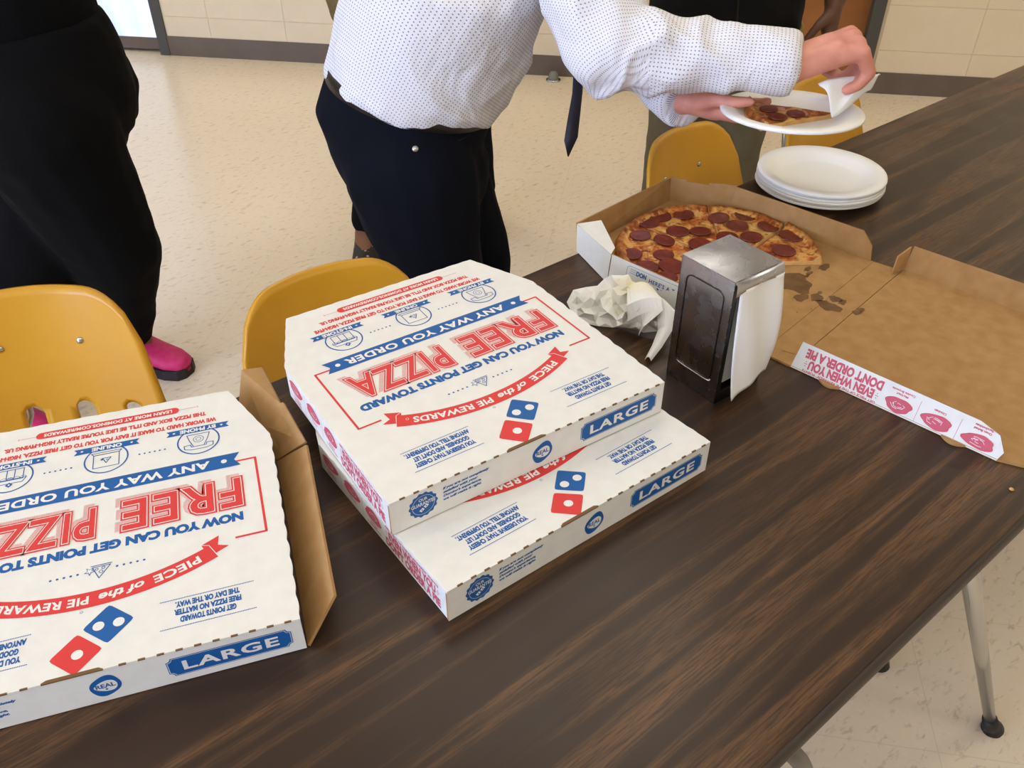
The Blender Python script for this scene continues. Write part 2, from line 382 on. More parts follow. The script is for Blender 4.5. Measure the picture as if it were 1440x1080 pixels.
# ------------------------------------------------------------------ lettering and flat print
_tc = {}
def text2d(s, bold=.0, spacing=1.0, shear=0):
    key = (s, bold, spacing, shear)
    if key not in _tc:
        cu = bpy.data.curves.new('t', 'FONT'); cu.body = s; cu.offset = bold; cu.resolution_u = 3; cu.space_character = spacing; cu.shear = shear
        o = bpy.data.objects.new('t', cu); COL.objects.link(o)
        me = evaluated(o); vs = [(p.co.x, p.co.y) for p in me.vertices]; fs = [tuple(f.vertices) for f in me.polygons]
        bpy.data.objects.remove(o); bpy.data.meshes.remove(me); bpy.data.curves.remove(cu); _tc[key] = (vs, fs)
    return _tc[key]
class Print:
    """flat shapes in a page's own frame; layers lie a hair above each other"""
    def __init__(s): s.mb = {}; s.g = 'lettering'; s.k = 0
    def grp(s, name): s.k += 1; s.g = (s.k, name)
    def put(s, mat, pts, faces, layer=0):
        mb, mats = s.mb.setdefault(s.g, (MB(), []))
        if mat not in mats: mats.append(mat)
        mb.add([(x, y, .0002+.00013*layer) for x, y in pts], faces, mats.index(mat))
    def poly(s, mat, pts, layer=0): s.put(mat, pts, [tuple(range(len(pts)))], layer)
    def rect(s, mat, x0, x1, y0, y1, layer=0): s.poly(mat, [(x0, y0), (x1, y0), (x1, y1), (x0, y1)], layer)
    def disc(s, mat, x, y, r, layer=0, n=20, ry=None):
        s.poly(mat, [(x+r*math.cos(2*math.pi*i/n), y+(ry or r)*math.sin(2*math.pi*i/n)) for i in range(n)], layer)
    def ring(s, mat, x, y, r, wd, layer=0, n=36, a0=0, a1=2*math.pi):
        p = []
        for i in range(n+1):
            a = a0+(a1-a0)*i/n
            p += [(x+(r-wd/2)*math.cos(a), y+(r-wd/2)*math.sin(a)), (x+(r+wd/2)*math.cos(a), y+(r+wd/2)*math.sin(a))]
        s.put(mat, p, [(2*i, 2*i+1, 2*i+3, 2*i+2) for i in range(n)], layer)
    def line(s, mat, pts, wd, layer=0, closed=False):
        pts = [Vector(p) for p in pts]
        if closed: pts = pts+[pts[0]]
        for a, b in zip(pts, pts[1:]):
            d = (b-a); 
            if d.length < 1e-6: continue
            d = d.normalized()*wd/2; n = Vector((-d.y, d.x)); a2 = a-d*.6; b2 = b+d*.6
            s.poly(mat, [a2-n, b2-n, b2+n, a2+n], layer)
    def dots(s, mat, x0, x1, y, k, r, layer=0):
        for i in range(k): s.disc(mat, x0+(x1-x0)*i/(k-1), y, r, layer, 10)
    def text(s, mat, t, x0, x1, y0, y1, bold=.02, layer=0, spacing=1.0, shear=0, bend=None, dx=0, dy=0):
        vs, fs = text2d(t, bold, spacing, shear)
        ref, _ = text2d(t, .02, spacing, shear) if True else (vs, fs)
        ax, bx = min(v[0] for v in ref), max(v[0] for v in ref)
        rc, _ = text2d('H', .02)
        ay, by = min(v[1] for v in rc), max(v[1] for v in rc)
        out = [(x0+(x-ax)/(bx-ax)*(x1-x0)+dx, y0+(y-ay)/(by-ay)*(y1-y0)+dy) for x, y in vs]
        if bend: out = [bend(x, y) for x, y in out]
        s.put(mat, out, fs, layer); return out, fs
    def star(s, mat, x, y, r, layer=0):
        p = [(x+(r if i % 2 == 0 else r*.42)*math.sin(i*math.pi/5), y+(r if i % 2 == 0 else r*.42)*math.cos(i*math.pi/5)) for i in range(10)]
        s.put(mat, p+[(x, y)], [(i, (i+1) % 10, 10) for i in range(10)], layer)
    def build(s, parent, mtx, deform=None, cache=None):
        for g, (mb, mats) in s.mb.items():
            nm = g[1] if isinstance(g, tuple) else g; key = (id(s), g)
            if cache is not None and key in cache: me = cache[key]
            else:
                n = MB(); n.v = [tuple(mtx @ Vector(p)) for p in mb.v]; n.f = mb.f; n.mi = mb.mi
                me = n.mesh(nm, mats)
                if deform:                    # cut long edges so that the print follows a bent board
                    b = bmesh.new(); b.from_mesh(me)
                    bmesh.ops.triangulate(b, faces=[f for f in b.faces if len(f.verts) > 4])
                    for _ in range(4):
                        L = [e for e in b.edges if e.calc_length() > .007]
                        if not L: break
                        bmesh.ops.subdivide_edges(b, edges=L, cuts=1); bmesh.ops.triangulate(b, faces=[f for f in b.faces if len(f.verts) > 4])
                    for v in b.verts: v.co = deform(tuple(v.co))
                    b.to_mesh(me); b.free()
                if cache is not None: cache[key] = me
            o = link(nm, me, parent)
            o['kind'] = 'stuff'
BW, BD, BH = .36, .371, .0447                # box width, depth, height
CHX, CHY = .041, .098                        # cut corners

def hatch(pr, mat, pts, fs, dx, dy, step, wd, layer):
    """diagonal strokes inside a shape's shifted outline"""
    P = [Vector((x+dx, y+dy)) for x, y in pts]
    d = Vector((.8, .6)); n = Vector((-d.y, d.x))
    tri = [(P[f[0]], P[f[i]], P[f[i+1]]) for f in fs for i in range(1, len(f)-1)]
    iv = {}
    for t in tri:
        q = [p.dot(n) for p in t]; k0 = math.ceil(min(q)/step); k1 = math.floor(max(q)/step)
        for k in range(k0, k1+1):
            c = k*step; xs = []
            for i in range(3):
                a, b = q[i], q[(i+1) % 3]
                if (a-c)*(b-c) < 0: xs.append((t[i]+(t[(i+1) % 3]-t[i])*((c-a)/(b-a))).dot(d))
            if len(xs) == 2: iv.setdefault(k, []).append((min(xs), max(xs)))
    for k, L in iv.items():
        L.sort(); cur = None; M2 = []
        for a, b in L:
            if cur and a <= cur[1]+2e-4: cur[1] = max(cur[1], b)
            else:
                cur = [a, b]; M2.append(cur)
        for a, b in M2:
            o = n*(k*step); pr.poly(mat, [o+d*a-n*wd/2, o+d*b-n*wd/2, o+d*b+n*wd/2, o+d*a+n*wd/2], layer)

def lid_page():
    p = Print(); R, B, Wt = 'print_red', 'print_blue', 'print_white'
    # logo: two tilted tiles with pips
    def tile(mat, cx, cy):
        h, r = .0228, .003; pts = []
        for k in range(4):
            a = k*math.pi/2
            c = Vector((math.cos(a), math.sin(a))); q = Vector((-c.y, c.x))
            pts += [c*(h-r)-q*r*.9, c*(h-r*.45), c*(h-r)+q*r*.9]
        p.poly(mat, [(cx+v.x, cy+v.y) for v in pts], 0)
    p.grp('logo_tile'); tile(B, .1672, .3218)
    for x, y in ((.1582, .3226), (.1757, .3221)): p.disc(Wt, x, y, .0051, 1)
    p.grp('logo_tile'); tile(R, .1935, .3481); p.disc(Wt, .1922, .3487, .0051, 1)
    p.grp('registered_mark')
    p.ring(B, .1915, .3008, .0013, .0004, 0, 14); p.text(B, 'R', .1911, .1919, .3003, .3013, .0, 0)
    # small paragraphs between dotted rules
    for xc, L, rules in ((.0795, (('GET POINTS TOWARD', .050), ('FREE PIZZA NO MATTER', .060), ('THE DAY OR THE WAY.', .058)), (.0372, .1218)),
                         (.2755, (('YOU DESERVE THAT CHEESY', .072), ("GOODNESS, AND DON'T LET", .067), ('ANYONE TELL YOU DIFFERENT.', .078)), (.2337, .3158))):
        p.grp('paragraph')
        for k, (t, wd) in enumerate(L): p.text(B, t, xc-wd/2, xc+wd/2, .3345-.0092*k, .3407-.0092*k, .06, 0)
        for y in (.3455, .3125): p.dots(B, rules[0], rules[1], y, 60, .0006)
    # curved ribbon
    p.grp('curved_ribbon'); xc, yc, Rr, th = .183, .0285, .259, .0095
    def bend(x, y): a = (x-xc)/Rr; return (xc+(Rr+y)*math.sin(a), yc+(Rr+y)*math.cos(a))
    n = 48; pts = []
    for i in range(n+1):
        x = xc-.1155+.231*i/n; pts += [bend(x, -th), bend(x, th)]
    p.put(R, pts, [(2*i, 2*i+1, 2*i+3, 2*i+2) for i in range(n)], 1)
    for sg in (-1, 1):
        e = .1155*sg
        tail = [bend(xc+e*.95, -th-.0055), bend(xc+e*1.13, -th-.0055), bend(xc+e*1.065, -.0045), bend(xc+e*1.13, th-.0055), bend(xc+e*.95, th-.0055)]
        p.poly(R, tail if sg > 0 else tail[::-1], 0)
        p.line(Wt, [bend(xc+e*1.003, -th), bend(xc+e*1.003, th)], .0007, 2)
        p.line(Wt, [bend(xc+e*1.003, -th), bend(xc+e*.95, -th-.0055)], .0007, 2)
    p.text(Wt, 'PIECE', xc-.101, xc-.056, -.0045, .0050, .03, 2, 1.05, 0, bend)
    p.text(Wt, 'of the', xc-.047, xc-.006, -.0042, .0052, .03, 2, 1.0, .25, bend)
    p.text(Wt, 'PIE REWARDS', xc+.003, xc+.097, -.0045, .0050, .03, 2, 1.05, 0, bend)
    p.ring(Wt, *bend(xc+.1035, -.002), .0016, .0004, 2, 12)
    p.grp('slice_emblem')
    p.dots(B, .1367, .1618, .2522, 5, .0013); p.dots(B, .1978, .2222, .2522, 5, .0013)
    p.line(B, [(.168, .2475), (.1845, .2475), (.178, .2625)], .0009, 0, True); p.line(B, [(.1668, .2455), (.186, .2455)], .001, 0)
    p.ring(B, .1765, .2545, .0017, .0007, 0, 14); p.ring(B, .1745, .2500, .0015, .0007, 0, 14); p.ring(B, .1805, .2505, .0013, .0007, 0, 14)
    p.star(B, .1868, .2515, .0058, 1); p.star(Wt, .1868, .2515, .0040, 2)
    p.grp('frame_line'); p.line(R, [(.0485, .2505), (.0185, .2505), (.0200, .1342), (.040, .1342)], .0026, 0)
    p.line(R, [(.3085, .2510), (.3352, .2510), (.3362, .1342), (.318, .1342)], .0026, 0)
    p.grp('slogan'); p.text(B, 'NOW YOU CAN GET POINTS TOWARD',   .0400, .3180, .2155, .2268, .065, 0)
    # big headline: rim, thin white line, core and hatched shadow
    for t, x0, x1 in (('FREE', .0380, .1590), ('PIZZA', .1850, .3110)):
        p.grp('headline'); y0, y1 = .1620, .2060
        pts, fs = p.text(Wt, t, x0, x1, y0, y1, .074, 1, 1.10)
        hatch(p, R, pts, fs, .0042, -.0040, .00135, .00042, 0)
        p.text(R, t, x0, x1, y0, y1, .064, 2, 1.10)
        p.text(Wt, t, x0, x1, y0, y1, .031, 3, 1.10)
        p.text(R, t, x0, x1, y0, y1, .014, 4, 1.10)
    p.grp('blue_ribbon')
    p.poly(B, [(.036, .1195), (.322, .1195), (.3155, .1305), (.322, .1415), (.036, .1415), (.0425, .1305)], 1)
    p.text(Wt, 'ANY WAY YOU ORDER', .0690, .2950, .1252, .1368, .035, 2, 1.08)
    p.disc(Wt, .0535, .1306, .0032, 2); p.disc(Wt, .3055, .1306, .0032, 2)
    # three medallions
    for k, (cx, t) in enumerate(((.0790, 'BY PHONE'), (.1782, 'ONLINE'), (.2765, 'IN-STORE'))):
        p.grp('medallion'); cy = .0850; p.ring(B, cx, cy, .0228, .0017, 0)
        p.poly(B, [(cx-.035, .0598), (cx+.035, .0598), (cx+.0315, .0646), (cx+.035, .0694), (cx-.035, .0694), (cx-.0315, .0646)], 1)
        hw = .0032*len(t)*.62+.004
        p.text(Wt, t, cx-hw, cx+hw, .0617, .0676, .045, 2)
        for sg in (-1, 1): p.star(Wt, cx+sg*.0265, .0646, .0021, 2)
        q = lambda L, c=False, wd=.0010: p.line(B, [(cx+a, cy+b) for a, b in L], wd, 0, c)
        if k == 0:                            # dial telephone
            q([(-.016, .006), (-.0155, .012), (-.008, .0145), (.008, .0145), (.0155, .012), (.016, .006), (.009, .0055), (.008, .0095), (-.008, .0095), (-.009, .0055)], True)
            q([(-.006, .0085), (-.010, -.002), (-.0125, -.012), (.0125, -.012), (.010, -.002), (.006, .0085)])
            p.ring(B, cx, cy-.003, .0056, .0007, 0, 24); p.ring(B, cx, cy-.003, .0028, .0006, 0, 18)
        elif k == 1:                          # laptop
            q([(-.0135, -.009), (-.0135, .013), (.0135, .013), (.0135, -.009)], True); q([(-.016, -.0125), (.016, -.0125), (.0135, -.009), (-.0135, -.009)], True)
            q([(-.005, -.002), (.004, -.002), (.0, .0065)], True); p.star(B, cx+.0045, cy, .0026, 0); p.ring(B, cx-.001, cy+.001, .001, .0005, 0, 10)
        else:                                 # shop front
            q([(-.013, -.013), (-.013, .004), (.013, .004), (.013, -.013)], True); q([(-.004, -.013), (-.004, .001), (.004, .001), (.004, -.013)])
            q([(-.0165, .003), (-.013, .0095), (.013, .0095), (.0165, .003)], True)
            for i in range(5): p.ring(B, cx-.0132+.0066*i, cy+.003, .0033, .0006, 0, 10, math.pi, 2*math.pi)
            p.poly(B, [(cx, cy+.008), (cx+.004, cy+.012), (cx, cy+.016), (cx-.004, cy+.012)], 1); p.disc(Wt, cx, cy+.012, .0012, 2, 10)
    p.grp('dotted_line'); p.dots(B, .1158, .1430, .0888, 6, .0012); p.dots(B, .2144, .2416, .0888, 6, .0012)
    p.grp('small_text'); p.text(R, 'WE WORK HARD TO MAKE IT EASY FOR YOU TO GET FREE PIZZA. HIGH-FIVE', .0580, .3010, .0478, .0545, .06)
    p.text(R, "THIS PIZZA BOX AND IT'LL BE LIKE YOU'RE REALLY HIGH-FIVING US.", .0690, .2880, .0338, .0403, .06)
    p.grp('web_banner'); pill = []
    for c, a0 in ((.2510, -90), (.1045, 90)):
        for i in range(9): a = math.radians(a0+22.5*i); pill.append((c+.0055*math.cos(a), .0208+.0058*math.sin(a)))
    p.poly(R, pill, 1); p.text(Wt, 'LEARN MORE AT DOMINOS.COM/REWARDS', .1070, .2480, .0182, .0236, .04, 2, 1.05)
    for a, b in ((.0776, .0995), (.256, .2750)): p.line(R, [(a, .0208), (b, .0208)], .0005)
    for x in (.0776, .2750): p.line(R, [(x, .0192), (x, .0224)], .0005)
    return p
def front_page():
    p = Print(); B, Wt = 'print_blue', 'print_white'
    x0, x1, z0, z1, c = .2385, .3495, .0095, .0352, .0045
    def plaque(g): 
        a, b, d, e = x0+g, x1-g, z0+g, z1-g; pts = []
        for cx, cz, a0 in ((a, d, 90), (b, d, 180), (b, e, 270), (a, e, 0)):
            for i in range(5):
                t = math.radians(a0-22.5*i); pts.append((cx+c*math.cos(t), cz+c*math.sin(t)))
        return pts
    p.grp('size_plaque'); p.poly(B, plaque(0), 0); p.line(Wt, plaque(.0011), .0005, 1, True)
    p.text(Wt, 'LARGE', .2520, .3370, .0160, .0287, .028, 2, 1.12)
    p.grp('dairy_seal')
    pts = []
    for i in range(40):
        a = 2*math.pi*i/40; r = .0118*(1+.28*max(0, math.cos(a-1.25))**7+.22*max(0, math.cos(a+1.9))**7); pts.append((.186+1.12*r*math.cos(a), .0215+r*math.sin(a)))
    p.poly(B, pts, 0)
    p.poly(Wt, [(.186+.0098*math.cos(a/20*2*math.pi), .0215+.0072*math.sin(a/20*2*math.pi)+.0012*math.sin(4*math.pi*a/20)) for a in range(20)], 1)
    p.text(B, 'REAL', .1778, .1942, .0195, .0250, .03, 2); p.disc(B, .186, .0172, .0012, 2, 8)
    p.grp('guarantee_seal')
    pts = [(.0375+(.0163+.0008*math.cos(14*a))*math.cos(a), .0235+(.0163+.0008*math.cos(14*a))*math.sin(a)) for a in [2*math.pi*i/112 for i in range(112)]]
    p.poly(B, pts, 0); p.ring(Wt, .0375, .0235, .0128, .0004, 1, 40)
    p.rect(B, .0225, .0525, .0225, .0285, 2)
    p.text(Wt, 'OUR', .0325, .0425, .0295, .0335, .02, 3); p.text(Wt, 'GUARANTEE', .0235, .0515, .0232, .0280, .02, 3)
    for k in range(2):
        p.poly(Wt, [(.0345+.0052*k, .0145+.0036*k), (.0385+.0052*k, .0145+.0036*k+.0028), (.0361+.0052*k, .0145+.0036*k+.0056), (.0321+.0052*k, .0145+.0036*k+.0028)], 3)
        p.disc(B, .0353+.0052*k, .0173+.0036*k, .0009, 4, 8)
    p.grp('small_text')
    for k, t in enumerate(('If you are not completely', 'satisfied with your', "Domino's experience,", 'we will make it right.')):
        p.text(B, t, .0610, .0610+(.056, .042, .046, .046)[k], .0320-.0052*k, .0351-.0052*k, .05, 0, 1, .3)
    return p
def side_page():                              # 0..0.275 along the flap, read left to right
    p = Print(); K = 'print_pink'
    def dish(x, y, rx, ry, seed):
        p.grp('dish_drawing'); rnd = random.Random(seed)
        pts = [(x+rx*(1+.10*math.sin(5*a+seed))*math.cos(a), y+ry*(1+.12*math.sin(3*a+seed))*math.sin(a)) for a in [2*math.pi*i/28 for i in range(28)]]
        p.poly(K, pts, 0)
        for i in range(7):
            a, q = rnd.uniform(0, 6.28), rnd.uniform(.2, .7)
            p.line('print_white', [(x+rx*q*math.cos(a), y+ry*q*math.sin(a)), (x+rx*q*math.cos(a+.9), y+ry*q*math.sin(a+.9)), (x+rx*.8*q*math.cos(a+1.4), y+ry*q*math.sin(a+1.2))], .0006, 1)
        p.line('print_red', pts, .0006, 2, True)
    dish(.027, .026, .0185, .0085, 1); dish(.078, .025, .0180, .0092, 2); dish(.126, .025, .0165, .0095, 3)
    p.grp('caption')
    for x, L in ((.027, ('Oven Baked', 'Sandwiches')), (.078, ('Chicken',)), (.126, ('Marbled', 'Cookie Brownie'))):
        for k, t in enumerate(L): hw = .00105*len(t); p.text(K, t, x-hw, x+hw, .0100-.0045*k, .0128-.0045*k, .03)
    for x in (.0525, .1025): p.line(K, [(x, .008), (x, .036)], .0004)
    p.grp('slogan'); p.text(K, 'GET PIECE OF THE PIE REWARDS* POINTS', .1530, .2560, .0335, .0368, .04)
    p.text(K, 'EVEN WHEN YOU', .1590, .2500, .0195, .0312, .055); p.text(K, "DON'T ORDER A PIE", .1520, .2580, .0050, .0170, .055)
    for x in (.1545, .2545):
        p.line(K, [(x-.002, .0255), (x+.002, .0255)], .0009); p.disc(K, x, .0285, .0008, 0, 8); p.disc(K, x, .0225, .0008, 0, 8)
    return p
LIDP, FRONTP, SIDEP = lid_page(), front_page(), side_page()
LID_M = Matrix(((-1, 0, 0, BW), (0, -1, 0, BD), (0, 0, 1, BH), (0, 0, 0, 1)))       # page -> lid top
FRONT_M = Matrix(((1, 0, 0, 0), (0, 0, -1, 0), (0, 1, 0, 0), (0, 0, 0, 1)))         # page -> panel facing -y
SIDE_M = Matrix(((0, 0, -1, 0), (-1, 0, 0, BD-CHY), (0, 1, 0, 0), (0, 0, 0, 1)))    # page -> panel facing -x

def wavy(a, b, amp, seed, per=.024):
    """a board edge with die-cut scallops from a to b (2-D)"""
    a, b = Vector(a), Vector(b); L = (b-a).length; n = max(2, int(L/.004)); d = (b-a)/L; q = Vector((d.y, -d.x)); out = []
    for i in range(n+1):
        s = L*i/n; env = min(1, s/.01, (L-s)/.01)
        h = amp*env*(abs(math.sin(math.pi*s/per+seed))-.35+.5*mnoise.noise(Vector((s*60, seed*7.3, 0))))
        out.append(a+d*s+q*h)
    return out
def lid_outline(seed):
    P = []
    for a, b, am in (((0, 0), (BW, 0), .0), ((BW, 0), (BW, BD-CHY), .0016), ((BW, BD-CHY), (BW-CHX, BD), .0006), ((BW-CHX, BD), (CHX, BD), .0010), ((CHX, BD), (0, BD-CHY), .0006), ((0, BD-CHY), (0, 0), .0014)):
        P += wavy(a, b, am, seed)[:-1] if am else [Vector(a)]
    return [(p.x, p.y) for p in P]
def closed_box(label, fl, th, z, sag=None, flared=False, seed=0):
    t = thing('pizza_box', label, 'pizza box', (fl[0], fl[1], z), th)
    T = .003
    base = [(.004, .005), (BW-.004, .005), (BW-.004, BD-CHY), (BW-CHX-.002, BD-.004), (CHX+.002, BD-.004), (.004, BD-CHY)]
    MB().prism(base, .0003, T).build('base_tray', 'kraft', t)
    def lidz(p): return (p[0], p[1], p[2]+(sag(p[0], p[1]) if sag else 0))
    me = MB(); out = lid_outline(seed)
    if sag:                                   # a lid pressed down by what lies on it: a fine sheet
        NU, NV = 30, 40
        top = []; 
        for j in range(NV+1):
            v = BD*j/NV; ins = 0 if v < BD-CHY else CHX*(v-(BD-CHY))/CHY
            for i in range(NU+1):
                u = ins+(BW-2*ins)*i/NU
                if i in (0, NU): u += (.0012 if i else -.0012)*(abs(math.sin(math.pi*v/.024+seed))-.35)*min(1, v/.01)
                top.append((u, v, BH))
        f = [(j*(NU+1)+i, j*(NU+1)+i+1, (j+1)*(NU+1)+i+1, (j+1)*(NU+1)+i) for j in range(NV) for i in range(NU)]
        N = len(top); me.add([lidz(p) for p in top], f); me.add([lidz((a, b, c-T)) for a, b, c in top], [q[::-1] for q in f])
        rim = [i for i in range(NU+1)]+[j*(NU+1)+NU for j in range(1, NV+1)]+[NV*(NU+1)+i for i in range(NU-1, -1, -1)]+[j*(NU+1) for j in range(NV-1, 0, -1)]
        me.f += [(rim[k], N+rim[k], N+rim[(k+1) % len(rim)], rim[(k+1) % len(rim)]) for k in range(len(rim))]; me.mi += [0]*len(rim)
    else: me.prism(out, BH-T, BH)
    lid = me.build('lid', 'board_white', t)
    LIDP.build(lid, LID_M, deform=lidz if sag else None, cache=None if sag else CACHE)
    # perforated fold and the open tongue slot along the hinge edge
    pf = MB(); x = .012
    while x < BW-.01:
        if not (.136 < x+.003 < .192): pf.box(x, x+.0062, -.00045, .0011, BH-.0011, BH+.0003)
        x += .0159
    pf.build('perforation', 'kraft_edge', t, kind='stuff')
    sl = [(.140, -.0004), (.190, -.0004), (.190, .0006), (.186, .0030), (.144, .0030), (.140, .0010)]
    MB().prism(sl, BH-.0012, BH+.00035).build('tongue_slot', 'kraft_edge', t)
    # panels
    fp = MB().slab([(0, 0, .0005), (BW, 0, .0005), (BW, 0, BH-T-.0001), (0, 0, BH-T-.0001)], T, 0, 1)
    rg = random.Random(seed)
    fo = fp.build('front_panel', ('board_white', 'kraft'), t); FRONTP.build(fo, FRONT_M, cache=CACHE)
    hz = lambda u, v: BH-T-.0002+(sag(u, v) if sag else 0)
    def side(x, nm, flip):
        q = [(x, BD-CHY, .0005), (x, T+.0003, .0005), (x, T+.0003, hz(x, 0)), (x, .09, hz(x, .09)), (x, BD-CHY, hz(x, .2))]
        if flip: q = q[::-1]
        return MB().slab(q, T, 0, 1).build(nm, ('board_white', 'kraft'), t)
    so = side(.0006, 'side_panel', False)
    dfm = (lambda p: (p[0]+.0006, p[1], p[2]*(BH+sag(0, p[1]))/BH)) if sag else (lambda p: (p[0]+.0006, p[1], p[2]))
    SIDEP.build(so, SIDE_M, deform=dfm)
    if not flared: side(BW-.0006, 'side_panel', True)
    else: side(BW-.006, 'side_panel', True)
    zb = hz(.1, .2)
    def pan(nm, a, b): MB().slab([(*a, .0005), (*b, .0005), (*b, zb), (*a, zb)], T, 0, 1).build(nm, ('board_white', 'kraft'), t)
    pan('back_panel', (BW-CHX-.002, BD-.0008), (CHX+.002, BD-.0008))
    pan('corner_panel', (CHX-.0005, BD-.002), (.0012, BD-CHY+.0003))
    if not flared: pan('corner_panel', (BW-.0012, BD-CHY+.0003), (BW-CHX+.0005, BD-.002))
    if flared:                                # the tray's side walls stand out past the lid
        W0 = BW
        MB().slab([(W0+.001, .002, .001), (W0+.001, BD-CHY, .001), (W0+.037, .240, .045), (W0+.034, .017, .045)][::-1], T, 1, 1).build('tray_wall', ('board_white', 'kraft'), t)
        MB().slab([(W0+.001, BD-CHY+.002, .001), (W0-CHX+.004, BD+.004, .001), (W0-.022, BD+.038, .045), (W0+.003, BD+.036, .045), (W0+.017, BD-.045, .045), (W0+.021, BD-.048, .0475), (W0+.037, .243, .047)][::-1], T, 1, 1).build('tray_wall', ('board_white', 'kraft'), t)
    # stacking fluted edge at the panel foot
    return t
CACHE = {}
def sm(a, b, x): x = max(0, min(1, (x-a)/(b-a))); return x*x*(3-2*x)
A_, B_, C_ = (.2848, .5428, -.1003), (.2843, .4469, -.0452), (.1615, .5073, -.3661)
closed_box('white large pizza box lying on top of another pizza box', A_[:2], A_[2], TZ+.0411+.0008, seed=.3)
closed_box('white large pizza box underneath another pizza box on the table', B_[:2], B_[2], TZ+.0004, sag=lambda u, v: -.0040*sm(.0, .085, v)-.0012*math.sin(u/BW*math.pi)*sm(0, .05, v)*(1-sm(.06, .12, v)), seed=1.1)
cu_, su_ = math.cos(C_[2]), math.sin(C_[2])
closed_box('white large pizza box with kraft tray wall bent out at its side', (C_[0]-BW*cu_, C_[1]-BW*su_), C_[2], TZ+.0008, flared=True, seed=2.2)

# ------------------------------------------------------------------ open box with pizza
TH = math.radians(7.2); OX, OY = .885, .538
ob = thing('open_pizza_box', 'open kraft pizza box lying flat with half a pizza in it', 'pizza box', (OX, OY, TZ+.0004), TH)
def loc_o(w_):                                # world -> open box frame
    d = Vector((w_.x-OX, w_.y-OY)); return (d.x*math.cos(TH)+d.y*math.sin(TH), -d.x*math.sin(TH)+d.y*math.cos(TH))
OW, T = .347, .003
MB().prism([(0, 0), (OW, 0), (OW, .272), (OW-.042, .372), (.045, .372), (0, .272)], 0, T).build('base_tray', 'kraft', ob)
MB().prism([(-.001, -.0455), (OW+.004, -.0455), (OW, -.0006), (0, -.0006)], 0, T).build('hinge_panel', 'kraft', ob)
lo = MB().prism([(0, -.0465), (BW-.003, -.0465), (BW-.003, -.319), (BW-.044, -.417), (.038, -.417), (0, -.319)], 0, T).build('lid', 'kraft', ob)
def wall(nm, bot, top, mats=('board_white', 'kraft')):   # outside of the wall given as bottom a->b, top b->a
    return MB().slab(list(bot)+list(top), T, 0, 1).build(nm, mats, ob)
lw = wall('tray_wall', [(-.001, .272, .001), (-.001, .012, .001)], [(.008, .008, .046), (.010, .275, .046)])
wall('tray_wall', [(OW-.043, .373, .001), (.046, .373, .001)], [(.050, .382, .047), (OW-.040, .374, .047)])
wall('tray_wall', [(OW+.001, .004, .001), (OW+.001, .271, .001)], [(OW+.004, .266, .047), (OW+.006, .030, .046), (OW+.005, .010, .026)])
wall('corner_panel', [(.044, .373, .001), (0, .274, .001)], [(.010, .277, .045), (.050, .380, .046)])
wall('corner_panel', [(OW+.0015, .2705, .001), (OW-.041, .372, .001)], [(OW-.046, .371, .048), (OW-.044, .362, .049), (OW-.036, .345, .049), (OW-.035, .343, .0455), (OW-.020, .308, .0455), (OW-.019, .306, .050), (OW+.0035, .2665, .050)])
wall('corner_flap', [(.050, .3803, .0462), (.0105, .2775, .0452)], [(.030, .285, .0462), (.086, .358, .0472)])
wall('lid_flap', [(-.0005, -.046, .001), (-.0005, -.318, .001)], [(.002, -.322, .014), (.010, -.310, .029), (.012, -.285, .036), (.012, -.050, .038)])
wall('lid_flap', [(BW-.0025, -.318, .001), (BW-.0025, -.046, .001)], [(BW+.010, -.048, .040), (BW+.010, -.318, .040)])
wall('corner_tab', [(BW-.004, -.0455, .004), (BW-.032, -.038, .004)], [(BW-.022, -.036, .030), (BW+.004, -.0435, .040)], ('kraft', 'kraft'))
MB().prism([(.030, -.047), (.055, -.012), (.048, -.008), (.022, -.020)], T+.0002, T+.0008).build('torn_flap', 'kraft', ob)
for u in (-.1,): pass
# scalloped bits of the lid edge below its flap
for v0, v1 in ((-.088, -.118), (-.252, -.282)):
    pts = [(-.0008, v0)]+[(-.0008-.0075*math.sin(math.pi*i/8), v0+(v1-v0)*i/8) for i in range(1, 8)]+[(-.0008, v1)]
    MB().prism(pts, .0001, .0028).build('die_cut_tab', 'kraft', ob)
# print on the raised lid flap: upside down, outside faces -x
fl_o = [o for o in ob.children if o.name.startswith('lid_flap')][0]
an = math.atan2(.0125, .037)
FM = Matrix.Translation(Vector((-.0007, 0, 0))) @ Matrix.Rotation(an, 4, 'Y') @ Matrix(((0, 0, -1, 0), (1, 0, 0, -.3185), (0, -1, 0, .039), (0, 0, 0, 1)))
SIDEP.build(fl_o, FM)
# print on the tray's outer wall
pp = Print()
for a, b in (((.030, .006), (.030, .0385)), ((.034, .0415), (.19, .0415)), ((.030, .0385), (.034, .0415)), ((.030, .006), (.19, .006))): pp.line('print_blue', [a, b], .0005)
pp.text('print_blue', "HERE'S A T", .072, .118, .0285, .0345, .03, 0, 1.15); pp.text('print_blue', 'YOU', .088, .118, .0135, .0255, .05)
pp.text('print_blue', 'DON', .048, .066, .0305, .0375, .05)
for k in range(3): pp.line('print_blue', [(.036, .0375-.003*k), (.047, .0372-.003*k)], .0006)
an2 = math.atan2(.010, .045)
pp.build(lw, Matrix.Translation(Vector((-.0012, .272, 0))) @ Matrix.Rotation(an2, 4, 'Y') @ Matrix(((0, 0, -1, 0), (-1, 0, 0, 0), (0, 1, 0, .001), (0, 0, 0, 1))))
